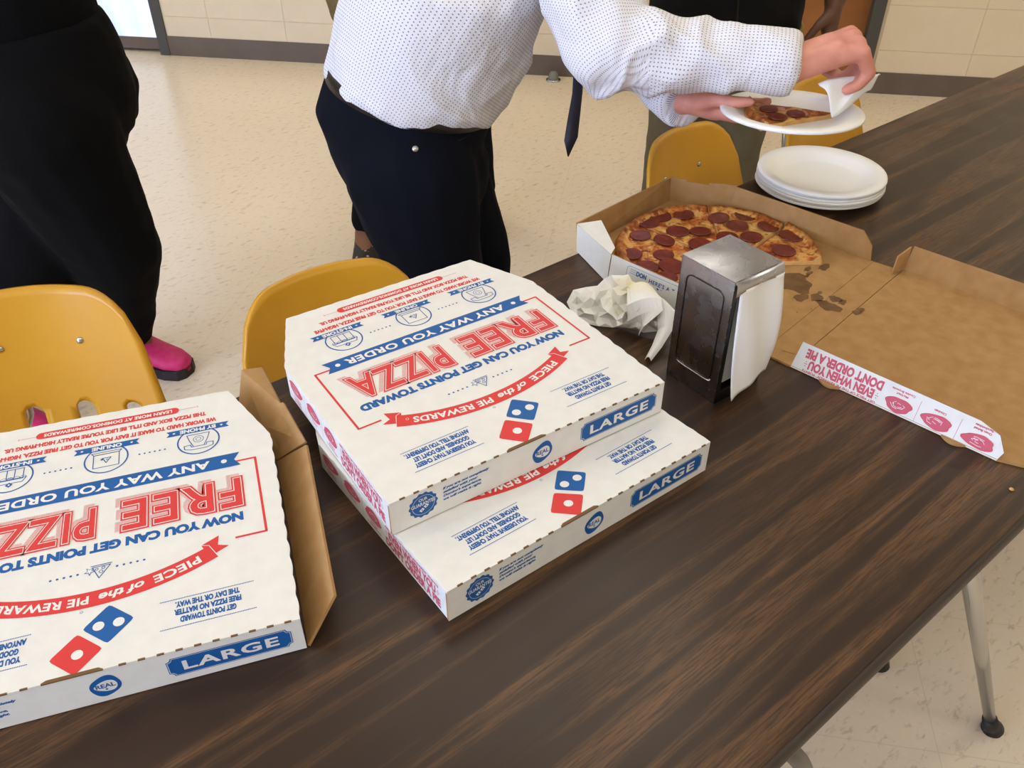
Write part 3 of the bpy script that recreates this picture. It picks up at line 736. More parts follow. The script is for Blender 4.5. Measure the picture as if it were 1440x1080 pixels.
# grease marks
rg = random.Random(4)
for px, py, rx, ry in ((1159, 375.5, .013, .008), (1136, 378, .009, .005), (1138, 384, .008, .004), (1135, 388, .005, .003), (1118, 398, .028, .030), (1126, 418, .013, .010), (1149, 418, .012, .009), (1166, 430, .012, .018), (1175, 420, .009, .009), (1185, 425, .008, .006), (1205, 439, .007, .006), (1211, 435.5, .006, .006), (1153, 411, .004, .004), (1121, 438.5, .0012, .0012), (1141, 434, .0012, .0012)):
    c = loc_o(onz(px, py, TZ+.004)); n = 22; ph = rg.uniform(0, 6)
    pts = [(c[0]+rx*(1+.2*math.sin(3*a+ph)+.12*math.sin(7*a+ph*2))*math.cos(a), c[1]+ry*(1+.2*math.sin(2*a+ph)+.1*math.sin(5*a))*math.sin(a)) for a in [2*math.pi*i/n for i in range(n)]]
    MB().prism(pts, T+.00005, T+.00018).build('grease_stain', 'stain', ob)
# pizza slices
PC, PR, CC = Vector((1.042, .757)), .161, Vector((1.036, .718))
peps = [(820+x/3.6, 240+y/3.6) for x, y in ((400, 225), (510, 215), (330, 252), (290, 322), (412, 345), (595, 300), (250, 415), (408, 418), (325, 480), (450, 475), (680, 232), (825, 218), (782, 272), (938, 275), (1028, 325), (852, 328), (988, 400), (705, 328), (592, 370), (425, 532), (480, 300), (610, 420), (760, 400), (880, 430))]
ZP = TZ+.0004+T+.0002
pep_w = [onz(x, y, ZP+.0125) for x, y in peps]
def rim_r(a):
    d = Vector((math.cos(a), math.sin(a))); o = CC-PC; b = o.dot(d); return -b+math.sqrt(b*b-o.dot(o)+PR*PR)
angs = [math.radians(a) for a in (-38, 8, 52, 97, 142, 187, 229)]
pme = None
def slice_mesh(a0, a1, rf, seed, gap=.0013, cx=0, cy=0):
    NR, NA = 22, 22; vs = []; rim = []; rnd = random.Random(seed)
    mid = (a0+a1)/2
    off = Vector((math.cos(mid), math.sin(mid)))*(gap/math.sin((a1-a0)/2))
    for j in range(NR+1):
        q = j/NR
        for i in range(NA+1):
            a = a0+(a1-a0)*i/NA; r = rf(a)*(q**.8)*(1+.012*mnoise.noise(Vector((a*6, seed, 0)))*q)
            x, y = off.x*(1-q*.6)+r*math.cos(a), off.y*(1-q*.6)+r*math.sin(a)
            h = .0078+.0018*mnoise.noise(Vector((x*55, y*55, seed)))+.0012*mnoise.noise(Vector((x*160, y*160, seed)))
            if q > .86: h += .0085*math.sin((q-.86)/.14*math.pi*.72)+.0012*mnoise.noise(Vector((a*22, q*5, 1)))
            if q == 1: h *= .42
            vs.append((x+cx, y+cy, h)); rim.append(q)
    N = len(vs); f = [(j*(NA+1)+i, j*(NA+1)+i+1, (j+1)*(NA+1)+i+1, (j+1)*(NA+1)+i) for j in range(NR) for i in range(NA)]
    mb = MB(); mb.add(vs, f, 0)
    # sides and underside
    ring = [i for i in range(NA+1)]+[j*(NA+1)+NA for j in range(1, NR+1)]+[NR*(NA+1)+i for i in range(NA-1, -1, -1)]+[j*(NA+1) for j in range(NR-1, 0, -1)]
    bot = [(vs[k][0], vs[k][1], 0) for k in ring]; L = len(ring)
    mb.v += bot; mb.f += [(ring[k], N+k, N+(k+1) % L, ring[(k+1) % L]) for k in range(L)]; mb.mi += [1]*L
    mb.f.append(tuple(range(N, N+L))); mb.mi.append(1)
    return mb, rim
def rim_attr(me, rim):
    at_ = me.attributes.new('rim', 'FLOAT', 'POINT')
    for i in range(len(me.vertices)): at_.data[i].value = rim[i] if i < len(rim) else 1
pb = MB(); pb.lathe([(.0005, .0016), (.012, .0014), (.0165, .0022), (.018, .0018), (.0183, .0006), (.016, -.0006), (.0005, -.0008)], 22)
pepme = pb.mesh('pepperoni', 'pepperoni', True)
slabels = ['pepperoni pizza slice with a burnt crust tip bordering the empty half of the box', 'pepperoni pizza slice between the burnt-tip slice and the open cut', 'pepperoni pizza slice bordering the open cut near the notched kraft corner', 'pepperoni pizza slice at the closed front wall of the box', 'pepperoni pizza slice by the folded white corner flap', 'pepperoni pizza slice partly hidden behind the napkin dispenser']
for k in range(6):
    a0, a1 = angs[k], angs[k+1]
    sx, sy = (.009, -.005) if k == 0 else (0, 0)
    t = thing('pizza_slice', slabels[k], 'pizza slice', (CC.x+sx, CC.y+sy, ZP), 0, 'pizza slices in the open box')
    mb, rim = slice_mesh(a0, a1, rim_r, k, .0018 if k in (1, 2) else .0007)
    o = mb.build('crust', ('pizza', 'crust_side'), t, True, fix=False); rim_attr(o.data, rim)
    for p in pep_w:
        d = Vector((p.x-CC.x, p.y-CC.y)); a = math.atan2(d.y, d.x)
        if a < angs[0]-.01: a += 2*math.pi
        if a0 <= a < a1 and d.length < rim_r(a)-.012:
            # keep each disc on its own slice
            e = min(a-a0, a1-a)*d.length
            if e < .012: a = a0+.012/d.length if a-a0 < a1-a else a1-.012/d.length
            q = link('pepperoni', pepme, t); q.location = (d.length*math.cos(a), d.length*math.sin(a), .0092); k_ = rg.uniform(1.0, 1.22); q.scale = (k_, k_*rg.uniform(.88, 1.0), 1)
            q.rotation_euler = (rg.uniform(-.06, .06), rg.uniform(-.06, .06), rg.uniform(0, 6))

# ------------------------------------------------------------------ foam plates
PPROF = [(.0005, .0040), (.066, .0040), (.074, .0062), (.088, .0155), (.097, .0195), (.110, .0200), (.1150, .0185), (.1158, .0150), (.1145, .0142), (.109, .0165), (.098, .0160), (.089, .0120), (.076, .0028), (.068, .0002), (.0005, 0)]
plme = MB().lathe(PPROF, 56).mesh('foam_plate', 'foam', True)
pcen = Vector((1.392, .803))
for k in range(6):
    o = link('foam_plate', plme, None, 'white foam plate, %s of the stack on the table' % ('bottom one', 'second from the bottom', 'third from the bottom', 'third from the top', 'second from the top', 'topmost')[k], 'plate', 'stacked foam plates'); o.location = (pcen.x+.0015*math.sin(k*2.1), pcen.y+.0012*math.cos(k*1.7), TZ+.0005+.0043*k)
# ------------------------------------------------------------------ napkin dispenser
dp = thing('napkin_dispenser', 'worn chrome napkin dispenser with white napkins at its open face', 'napkin dispenser', (.747, .506, TZ+.0003), math.radians(-2.5))
DW, DH = .085, .181
def plate_(nm, q, t=.0016, mat='worn_chrome'): return bevel(MB().slab(q, t, 0, 0).build(nm, mat, dp), .0006, 1)
# frame: x along the open face, y to the back, z up; the open face looks to -y, the panelled cheek to -x
sp = plate_('side_panel', [(0, DW, 0), (0, 0, 0), (0, 0, DH), (0, DW, DH)])
plate_('side_panel', [(DW, 0, 0), (DW, DW, 0), (DW, DW, DH), (DW, 0, DH)])
plate_('back_panel', [(DW, DW, 0), (0, DW, 0), (0, DW, DH), (DW, DW, DH)])
tp = MB(); 
tpz = [(0, DH), (.25, DH+.0022), (.5, DH+.003), (.75, DH+.0022), (1, DH)]
tp.add([(x*DW, y*DW, DH+.0005+.0026*math.sin(math.pi*x)*math.sin(math.pi*y)) for y in (0, .25, .5, .75, 1) for x in (0, .25, .5, .75, 1)],
       [(j*5+i, j*5+i+1, (j+1)*5+i+1, (j+1)*5+i) for j in range(4) for i in range(4)])
tp.build('top_cap', 'worn_chrome', dp, True)
plate_('rim_strip', [(.001, -.0005, .004), (.008, -.0005, .004), (.008, -.0005, DH-.006), (.001, -.0005, DH-.006)], .002, 'dark_steel')
plate_('rim_strip', [(DW-.008, -.0005, .004), (DW-.001, -.0005, .004), (DW-.001, -.0005, DH-.006), (DW-.008, -.0005, DH-.006)], .002, 'dark_steel')
vb = MB()                                     # curved visor over the open face
vb.add([(DW*i/10, y, z-(.012*(1-((i-5)/5)**2) if y < -.001 and z < DH-.002 else 0)*(-.45)) for i in range(11) for y, z in ((0, DH), (-.004, DH-.003), (-.005, DH-.018))],
       [(i*3+k, i*3+k+1, i*3+k+4, i*3+k+3) for i in range(10) for k in range(2)])
vb.build('visor', 'worn_chrome', dp, True)
plate_('foot', [(.001, -.0006, 0), (DW-.001, -.0006, 0), (DW-.001, -.0006, .016), (.001, -.0006, .016)], .003, 'dark_steel')
# pressed groove on the cheek
def rrect(a, b, c, d, r):
    P = []
    for x, z, a0 in ((b-r, c+r, -90), (b-r, d-r, 0), (a+r, d-r, 90), (a+r, c+r, 180)):
        for i in range(6): t_ = math.radians(a0+18*i); P.append((x+r*math.cos(t_), z+r*math.sin(t_)))
    return P
rr = rrect(.012, DW-.012, .030, DH-.020, .010)
gb = MB().tube([(-.0003, y, z) for y, z in rr]+[(-.0003, *rr[0])], .0009, 8); gb.build('pressed_groove', 'dark_steel', sp, True)
MB().tube([(-.0006, .012+.0, .031), (-.001, .020, .0295), (-.001, DW-.022, .0295), (-.0006, DW-.014, .031)], .0013, 8).build('pressed_ridge', 'chrome', sp, True)
# napkins inside
npk = thing('napkin_stack', 'stack of white paper napkins inside the chrome dispenser', 'napkins', (.747, .506, TZ+.0003), math.radians(-2.5))
for k in range(9):
    y0 = .012+.0065*k
    MB().box(.010, DW-.010, y0, y0+.005, .016, DH-.012).build('napkin', 'napkin', npk)
nb = MB(); NI, NJ = 16, 30; vs_ = []
for j in range(NJ+1):
    v = j/NJ
    for i in range(NI+1):
        u = i/NI; x = .0095+(.0765)*u+.006*u*(1-v)*0
        y = -.004-.009*math.sin(math.pi*min(1, v*1.05))*(.4+.6*u)-.016*(1-v)**3*(1-.7*u)+.0016*math.sin(9*u+3*v)
        z = .013+(DH-.026)*v+.010*(1-v)*u*(1-v)
        vs_.append((x, y, z))
nb.add(vs_, [(j*(NI+1)+i, j*(NI+1)+i+1, (j+1)*(NI+1)+i+1, (j+1)*(NI+1)+i) for j in range(NJ) for i in range(NI)])
o = nb.build('napkin', 'napkin', npk, True); md = o.modifiers.new('s', 'SOLIDIFY'); md.thickness = .001
# ------------------------------------------------------------------ crumpled napkin
cn = MB(); NG = 56
P0 = onz(866, 440, TZ)
from mathutils.geometry import delaunay_2d_cdt
def rel(px, py, h): p = onz(px, py, TZ+h); return Vector((p.x-P0.x, p.y-P0.y, h))
edge = [(797, 425, .012), (806, 408, .022), (824, 404, .026), (840, 402, .030), (850, 392, .040), (860, 387, .046), (884, 386, .050), (889, 396, .050), (902, 401, .050), (916, 402, .052), (925, 414, .048), (940, 428, .040), (946, 440, .030), (940, 455, .018), (926, 466, .008), (905, 468, .004), (884, 462, .002), (862, 461, .002), (842, 459, .002), (826, 456, .002), (812, 445, .002), (802, 436, .004)]
rn = random.Random(8); pts2 = [Vector((x, y)) for x, y, h in edge]; hs_ = [h for x, y, h in edge]; ne = len(edge)
def inside(p):
    c = False
    for i in range(ne):
        a_, b_ = pts2[i], pts2[i-1]
        if (a_.y > p.y) != (b_.y > p.y) and p.x < (b_.x-a_.x)*(p.y-a_.y)/(b_.y-a_.y)+a_.x: c = not c
    return c
inn = []
while len(inn) < 120:
    p = Vector((rn.uniform(797, 946), rn.uniform(386, 468)))
    if inside(p) and all((p-q).length > 6.2 for q in pts2+inn):
        inn.append(p)
    elif rn.random() < .0008: break
for p in inn:
    wsum = hsum = 0
    for q, h in zip(pts2[:ne], hs_[:ne]): w_ = 1/((p-q).length**2+30); wsum += w_; hsum += w_*h
    h = hsum/wsum; lump = .014*math.exp(-((p.x-895)/40)**2-((p.y-428)/30)**2)
    hs_.append(max(.003, h+lump+rn.uniform(-.0075, .0075)))
pts2 = pts2+inn
vo, eo, fo_, *_r = delaunay_2d_cdt(pts2, [], [list(range(ne))], 1, 1e-4)
hmap = {(round(p.x, 2), round(p.y, 2)): h for p, h in zip(pts2, hs_)}
cn.add([rel(p.x, p.y, hmap.get((round(p.x, 2), round(p.y, 2)), .01)) for p in vo], [tuple(f) for f in fo_])
# a loose corner hanging towards the table and a rolled tail
def strip(pts, wds, n=8):
    vs2 = []; pts = [Vector(p) for p in pts]
    for k, p in enumerate(pts):
        d = (pts[min(k+1, len(pts)-1)]-pts[max(k-1, 0)]).normalized(); q = Vector((-d.y, d.x, .15)).normalized()
        for i in range(n+1):
            s = i/n*2-1; vs2.append(p+q*wds[k]*s+Vector((0, 0, .006*(1-s*s))))
    cn.add(vs2, [(k*(n+1)+i, k*(n+1)+i+1, (k+1)*(n+1)+i+1, (k+1)*(n+1)+i) for k in range(len(pts)-1) for i in range(n)])
strip([rel(897, 402, .055), rel(906, 425, .052), rel(907, 445, .036), rel(903, 462, .016), rel(898, 472, .003)], [.016, .024, .026, .023, .004])
strip([rel(930, 425, .045), rel(938, 442, .036), rel(935, 465, .022), rel(924, 487, .010), rel(911, 507, .003)], [.006, .014, .010, .0075, .005])
o = cn.build('crumpled_napkin', 'used_napkin', None, False, label='crumpled used white paper napkin on the table beside the dispenser', cat='napkin'); o.location = (P0.x, P0.y, TZ+.0004)
md = o.modifiers.new('s', 'SOLIDIFY'); md.thickness = .0006
c0 = onz(1422, 689, TZ)
o = MB().lathe([(.0004, .0022), (.0022, .0018), (.003, .0008), (.0022, 0), (.0004, 0)], 7).build('crumb', 'crust_side', None, True, label='tiny pale bread crumb near the table edge', cat='crumb'); o.location = (c0.x, c0.y, TZ+.0003)

# ------------------------------------------------------------------ yellow shell chairs
def make_chair():
    t = thing('school_chair', 'x', 'chair', group='yellow plastic school chairs along the table')
    NS, NT = 28, 26; vs = []
    ZB, ZT = .425, .775
    for j in range(NT+1):
        for i in range(NS+1):
            s = i/NS*2-1
            e = max(0, (abs(s)-.55)/.45); top = ZT-.075*(1-math.sqrt(max(0, 1-e**2.3)))-.006*s*s
            z = ZB+(top-ZB)*j/NT; q = (z-ZB)/(ZT-ZB)
            hw = .180-.044*q**1.4
            y = -.195-.085*q+.055*s*s*(1-.3*q)+.05*max(0, .16-q)
            vs.append((s*hw, y, z))
    sh = MB().add(vs, [(j*(NS+1)+i, j*(NS+1)+i+1, (j+1)*(NS+1)+i+1, (j+1)*(NS+1)+i) for j in range(NT) for i in range(NS)])
    o = sh.build('tmp', 'yellow', None, True)
    md = o.modifiers.new('s', 'SOLIDIFY'); md.thickness = .008; md.offset = 0
    for x in (-.114, -.038, .038, .114):
        cb = MB(); P = [(x+.0145*math.cos(a), .578+.0145*math.sin(a)) for a in [math.pi*k/10 for k in range(11)]]+[(x-.0145, .462), (x-.010, .452), (x+.010, .452), (x+.0145, .462)]
        n = len(P); cb.add([(a, -.4, b) for a, b in P]+[(a, -.05, b) for a, b in P], [tuple(range(n)), tuple(range(2*n-1, n-1, -1))]+[(i, n+i, n+(i+1) % n, (i+1) % n) for i in range(n)])
        c = cb.build('cut', 'yellow'); md = o.modifiers.new('c', 'BOOLEAN'); md.object = c; md.operation = 'DIFFERENCE'; md.solver = 'EXACT'
    me = evaluated(o)
    for q in [o]+[x for x in bpy.data.objects if x.name.startswith('cut')]: bpy.data.objects.remove(q)
    me.polygons.foreach_set('use_smooth', [True]*len(me.polygons))
    link('backrest', me, t)
    vs = []
    for j in range(17):
        v = j/16
        for i in range(21):
            s = i/20*2-1; e = max(0, (abs(s)-.7)/.3)
            yf = .215-.05*(1-math.sqrt(max(0, 1-e*e))); y = -.185+(yf+.185)*v
            vs.append((s*(.19+.012*v), y, .428+.018*s*s-.012*math.sin(math.pi*v)-.03*max(0, v-.85)**1*2+.02*(1-v)**6))
    st = MB().add(vs, [(j*21+i, j*21+i+1, (j+1)*21+i+1, (j+1)*21+i) for j in range(16) for i in range(20)]).build('seat', 'yellow', t, True)
    md = st.modifiers.new('s', 'SOLIDIFY'); md.thickness = .008
    for sx in (-1, 1):
        lgp = [((sx*.15, .14, .415), (sx*.205, .22, .012)), ((sx*.15, -.12, .415), (sx*.205, -.255, .012))]
        for a, b in lgp:
            l_ = MB().tube([a, b], [.0125, .0105], 14).build('leg', 'chrome', t, True)
            MB().tube([(b[0], b[1], .020), (b[0], b[1], .008), (b[0], b[1], .001)], [.013, .016, .017], 14).build('foot_glide', 'black_rubber', l_, True)
        MB().tube([(sx*.150, .16, .40), (sx*.150, -.14, .40), (sx*.12, -.20, .43), (sx*.062, -.256, .56), (sx*.058, -.283, .70)], .0105, 12).build('frame_tube', 'chrome', t, True)
        q = (.69-ZB)/(ZT-ZB); yy = -.195-.085*q+.055*(.057/.157)**2*(1-.3*q)
        rv = MB().lathe([(.0004, .0035), (.0035, .0030), (.0058, .0012), (.0062, 0), (.0004, 0)], 16).build('rivet', 'chrome', t, True)
        rv.location = (sx*.057, yy+.0042, .69); rv.rotation_euler = (-math.pi/2, 0, 0)
    MB().tube([(-.15, .08, .40), (.15, .08, .40)], .009, 10).build('cross_bar', 'chrome', t, True)
    return t
ch0 = make_chair()
# local +y faces the table (world -y): (rivet centre in the world, turn)
spots = [((.125, 1.285), -27, 'yellow plastic school chair beside the person in pink sneakers'),
         ((.492, 1.062), -6, 'yellow plastic school chair behind the two stacked pizza boxes'),
         ((1.345, 1.098), 4, 'yellow plastic school chair beside the open pizza box'),
         ((1.83, 1.12), 2, 'yellow plastic school chair behind the stack of foam plates')]
for k, ((x, y), a, lab) in enumerate(spots):
    t = ch0 if k == 0 else copy_tree(ch0)
    rz = math.pi+math.radians(a); c, s = math.cos(rz), math.sin(rz); ly = -.258
    t.location = (x+s*ly, y-c*ly, 0.0005); t.rotation_euler = (0, 0, rz); t['label'] = lab

# ------------------------------------------------------------------ people
def capsule(mb, p0, r0, p1, r1, n=14):
    p0, p1 = Vector(p0), Vector(p1); d = p1-p0; L = d.length
    if L < 1e-5: d = Vector((0, 0, 1)); L = 1e-5
    d = d/L; a = Vector((0, 0, 1)) if abs(d.z) < .9 else Vector((1, 0, 0)); a = (a-d*a.dot(d)).normalized(); b = d.cross(a)
    rings = []
    for k in range(5):
        t = -math.pi/2+k*math.pi/8+.02; rings.append((p0+d*(r0*math.sin(t)), r0*math.cos(t)))
    rings.append((p0, r0)); rings.append((p1, r1))
    for k in range(1, 5):
        t = k*math.pi/8-.02; rings.append((p1+d*(r1*math.sin(t)), r1*math.cos(t)))
    mb.rings([[c+r*(a*math.cos(2*math.pi*i/n)+b*math.sin(2*math.pi*i/n)) for i in range(n)] for c, r in rings])
def loft(mb, rings, n=24):                     # (centre, axis a, axis b, ra, rb)
    out = []
    for c, a, b, ra, rb in rings:
        out.append([Vector(c)+a*ra*math.cos(2*math.pi*i/n)+b*rb*math.sin(2*math.pi*i/n) for i in range(n)])
    mb.rings(out)
def fuse(name, mb, mat, parent, voxel=.009, smooth=5, wrinkle=0, uv=None, folds=None):
    o = mb.build('tmp', mat, None)
    md = o.modifiers.new('r', 'REMESH'); md.mode = 'VOXEL'; md.voxel_size = voxel; md.use_smooth_shade = True
    md = o.modifiers.new('m', 'SMOOTH'); md.iterations = smooth; md.factor = .5
    me = evaluated(o); bpy.data.objects.remove(o); me.name = name
    if not me.materials: me.materials.append(MT[mat])
    if wrinkle:
        me.update()
        ns = [v.normal.copy() for v in me.vertices]
        for v, nn in zip(me.vertices, ns):
            p = v.co; q = Vector((p.x*9+p.z*6, p.y*9-p.z*4, p.z*7))
            v.co = p+nn*wrinkle*(1-2*abs(mnoise.noise(q))+.5*mnoise.noise(q*2.3))
    if folds:                                 # cloth gathers around a bent joint: (joint, reach, direction along the limb, depth)
        me.update(); ns = [v.normal.copy() for v in me.vertices]
        for v, nn in zip(me.vertices, ns):
            for jt, rc, ax_, dp_ in folds:
                d_ = (v.co-jt).length
                if d_ < rc:
                    q = (v.co-jt); h = q.dot(ax_)*38+q.z*14+2.4*mnoise.noise(q*11); v.co = v.co+nn*dp_*(1-d_/rc)**.6*(1-2*abs(math.sin(h)))*(.6+.6*mnoise.noise(q*7+Vector((3, 1, 2))))
    if uv:
        lay = me.uv_layers.new(name='UVMap')
        for f in me.polygons:
            c = f.center; best = None
            for k, (a, b, r) in enumerate(uv):
                ab = b-a; t = max(0, min(1, (c-a).dot(ab)/ab.length_squared)); dd = (c-(a+ab*t)).length/r
                if best is None or dd < best[0]: best = (dd, k)
            a, b, r = uv[best[1]]; d = (b-a).normalized(); e = Vector((0, 0, 1)) if abs(d.z) < .7 else RGT.copy(); e = (e-d*e.dot(d)).normalized(); g = d.cross(e)
            rc = c-a; ac = math.atan2(rc.dot(g), rc.dot(e)); rad = (rc-d*rc.dot(d)).length
            for li in f.loop_indices:
                p = me.vertices[me.loops[li].vertex_index].co-a; an_ = math.atan2(p.dot(g), p.dot(e)); df = (an_-ac+math.pi) % (2*math.pi)-math.pi
                lay.data[li].uv = (p.dot(d)+best[1]*.003, (ac+df)*r)
    me.polygons.foreach_set('use_smooth', [True]*len(me.polygons))
    return link(name, me, parent)
Z = Vector((0, 0, 1))
def head_parts(mb, base, fw, h=.235):
    lf = Z.cross(fw); c = base+Z*h*.55
    loft(mb, [(c+Z*z*h+fw*f*h, fw, lf, ra*h, rb*h) for z, f, ra, rb in ((-.53, .06, .12, .10), (-.46, .06, .27, .20), (-.30, .04, .36, .27), (-.05, .0, .42, .325), (.18, -.02, .43, .34), (.36, -.03, .36, .29), (.46, -.03, .22, .18), (.50, -.03, .06, .05))], 20)
    capsule(mb, c+fw*h*.40+Z*h*.04, .010, c+fw*h*.50-Z*h*.10, .016)
    capsule(mb, c+fw*h*.38-Z*h*.25-lf*.018, .008, c+fw*h*.38-Z*h*.25+lf*.018, .008)
    for s in (-1, 1): capsule(mb, c+lf*s*h*.335+Z*h*.06, .012, c+lf*s*h*.335-Z*h*.10, .010)
    return c, lf
def head_extras(t, c, fw, lf, h, hair, longhair=False):
    hb = MB()
    loft(hb, [(c+Z*z*h+fw*f*h, fw, lf, ra*h, rb*h) for z, f, ra, rb in ((-.36, -.16, .28, .31), (-.12, -.10, .37, .36), (.14, -.06, .43, .375), (.30, -.05, .43, .36), (.46, -.04, .28, .23), (.53, -.04, .06, .05))], 20)
    if longhair: loft(hb, [(c+Z*z*h+fw*f*h, fw, lf, ra*h, rb*h) for z, f, ra, rb in ((-.95, -.32, .12, .26), (-.5, -.26, .2, .34), (0, -.12, .34, .37))], 20)
    hb.build('hair', hair, t, True)
    for s in (-1, 1):
        ey = MB().lathe([(.0005, -.010), (.007, -.007), (.010, 0), (.007, .007), (.0005, .010)], 12, c+fw*h*.335+lf*s*h*.15+Z*h*.02).build('eye', 'eye', t, True)
        MB().lathe([(.0005, -.006), (.0045, -.004), (.006, 0), (.0045, .004), (.0005, .006)], 12, c+fw*(h*.335+.0055)+lf*s*h*.15+Z*h*.02).build('iris', 'hair_dark', ey, True)
def hand_parts(mb, w, d, pn, th, curl=(.3, .4, .3), L=.185, thumb=(.6, .5), spread=.35, kr=1.0):
    """w wrist, d towards the knuckles, pn palm normal, th thumb side; curl = bend at the three joints"""
    d, pn, th = d.normalized(), pn.normalized(), th.normalized(); s = L/.185
    kn = [w+d*.092*s+th*o*s+pn*b*s for o, b in ((.030, 0), (.010, -.003), (-.011, -.001), (-.030, .004))]
    for k in kn: capsule(mb, w+(k-w)*.08+d*.0, .023*s, k, .0125*s)
    capsule(mb, w+th*.014*s, .021*s, w+d*.06*s+th*.010*s, .022*s); capsule(mb, w-th*.014*s, .021*s, w+d*.06*s-th*.014*s, .021*s)
    for i, (k, ln) in enumerate(zip(kn, (.043, .048, .044, .035))):
        a = 0; p = k
        for j, (q, c, r) in enumerate(zip((1, .62, .48), curl, (.0098, .0088, .0078))):
            a += c+(.05*i if j == 0 else 0)
            v = d*math.cos(a)+pn*math.sin(a); p2 = p+v*ln*q*s; capsule(mb, p, r*s*kr, p2, r*s*.92*kr); p = p2
    b = w+d*.022*s+th*.026*s+pn*.006*s
    v1 = (d*.62+th*.62+pn*thumb[0]).normalized(); p1 = b+v1*.042*s; v2 = (d*.85+th*.05+pn*thumb[1]).normalized(); p2 = p1+v2*.033*s; v3 = (d*.8-th*.25+pn*thumb[1]*1.1).normalized()
    capsule(mb, b, .017*s, p1, .0125*s); capsule(mb, p1, .0122*s, p2, .0105*s); capsule(mb, p2, .0103*s, p2+v3*.026*s, .0088*s)
def shoe(t, ankle, fw, mats, L=.27, name='shoe'):
    lf = Z.cross(fw); b = Vector((ankle.x, ankle.y, 0)); mb = MB()
    st = ((-.075, .026, .050), (-.06, .034, .085), (-.02, .037, .098), (.03, .040, .082), (.09, .045, .060), (.14, .044, .050), (.178, .032, .042), (.19, .012, .036))
    loft(mb, [(b+fw*x*L/.27+Z*(.016+h/2), lf, Z, wd, h/2) for x, wd, h in st], 18)
    o = mb.build(name, mats[0], t, True)
    sb = MB(); out = [(x, wd+.004) for x, wd, h in st]
    pts = [b+fw*(x*L/.27)+lf*wd for x, wd in out]+[b+fw*(x*L/.27)-lf*wd for x, wd in reversed(out)]
    sb.prism([(p.x, p.y) for p in pts], .001, .032); sb.build('sole', mats[1], o)
    return o
def standing(name_label, cat_label, feet, hipc, fw, shoulder_z, radii, mats, arms, headdir=None, voxel=.010, hair='hair_dark', longhair=False, trousers_end=.09, hem=None, extra=None, shoes=('leather', 'shoe_sole'), sleeve=1.0, mirror_pants=None):
    """feet: (right ankle xy, left ankle xy); hipc: pelvis centre; arms: (right elbow, right wrist, left elbow, left wrist)"""
    fw = fw.normalized(); lf = Z.cross(fw); t = thing('person', name_label, 'person', (hipc.x, hipc.y, 0))
    inv = Vector((hipc.x, hipc.y, 0)); R_ = radii
    P = lambda v: Vector(v)-inv
    hip = P(hipc); an = [P((f.x, f.y, .085)) for f in feet]
    hf = R_.get('hipf', (0, 0)); hj = [hip-lf*R_['hipw']*.5-Z*.02+fw*hf[0], hip+lf*R_['hipw']*.5-Z*.02+fw*hf[1]]
    kn = [h_*.48+a*.52+fw*q for h_, a, q in zip(hj, an, R_.get('kneef', (.02, .02)))]
    top = Vector((hip.x, hip.y, 0))*1+Z*shoulder_z+fw*R_.get('lean', 0)
    sh = [top-lf*R_['shw'], top+lf*R_['shw']]
    ar = [P(a) for a in arms]
    neck = top+Z*.07+fw*.01; hb = top+Z*.10+fw*.03
    body = MB()
    tor = [(hip-Z*.05, .10, .14), (hip+Z*.08, .10, .135), (hip+(top-hip)*.5, .10, .14), (hip+(top-hip)*.8, .10, .16), (top-Z*.01, .06, .12), (top+Z*.03, .05, .06)]
    loft(body, [(c, fw, lf, a, b) for c, a, b in tor])
    capsule(body, top, .055, hb+Z*.03, .05)
    c, lf2 = head_parts(body, hb, fw)
    for k in range(2):
        capsule(body, hj[k], .075, kn[k], .05); capsule(body, kn[k], .05, an[k], .036); capsule(body, an[k], .036, an[k]+fw*.09-Z*.045, .03)
        capsule(body, sh[k], .05, ar[2*k], .04); capsule(body, ar[2*k], .04, ar[2*k+1], .028)
        dd = (ar[2*k+1]-ar[2*k]).normalized(); pn_ = lf if k == 0 else -lf
        pn_ = (pn_-dd*pn_.dot(dd)).normalized(); hand_parts(body, ar[2*k+1]+dd*.01, dd, pn_, fw-dd*fw.dot(dd), (.35, .4, .3))
    fuse('body', body, mats['skin'], t, .006, 4)
    head_extras(t, c, fw, lf, .235, hair, longhair)
    tr = MB(); hw, hd = R_['hipw'], R_['hipd']
    loft(tr, [(hip+Z*.13, fw, lf, hd*.90, hw*.92), (hip+Z*.05, fw, lf, hd*.98, hw), (hip-Z*.04, fw, lf, hd, hw*1.02), (hip-Z*.12, fw, lf, hd*.86, hw*.95)])
    for k in range(2):
        capsule(tr, hj[k]-Z*.03, R_['thigh'], kn[k], R_['knee']); e = kn[k]+(an[k]-kn[k])*((kn[k].z-trousers_end)/(kn[k].z-an[k].z))
        capsule(tr, kn[k], R_['knee'], e, R_['cuff'])
    fuse('trousers', tr, mats['pants'], t, voxel, 6, .004)
    sm_ = MB(); hz = hem if hem else hip.z+.05
    hb0 = Vector((hip.x, hip.y, hz)); sw = R_['shw']
    loft(sm_, [(hb0, fw, lf, R_['hemd'], R_['hemw']), (hb0+Z*.03, fw, lf, R_['hemd'], R_['hemw']), (hb0+(top-hb0)*.35, fw, lf, R_['bellyd'], R_['bellyw']), (hb0+(top-hb0)*.75, fw, lf, R_['bellyd']*.95, sw*.98), (top-Z*.02, fw, lf, .095, sw*.92), (top+Z*.035, fw, lf, .065, .085)])
    for k in range(2):
        capsule(sm_, sh[k]-Z*.04+lf*(.02 if k == 0 else -.02), .066, ar[2*k], .058); e = ar[2*k]+(ar[2*k+1]-ar[2*k])*sleeve
        if sleeve > .05: capsule(sm_, ar[2*k], .062, e, .048)
    s_ = fuse('jacket', sm_, mats['top'], t, voxel, 5, .004)
    for k, f in enumerate(feet): shoe(t, P((f.x, f.y, .085)), fw, shoes)
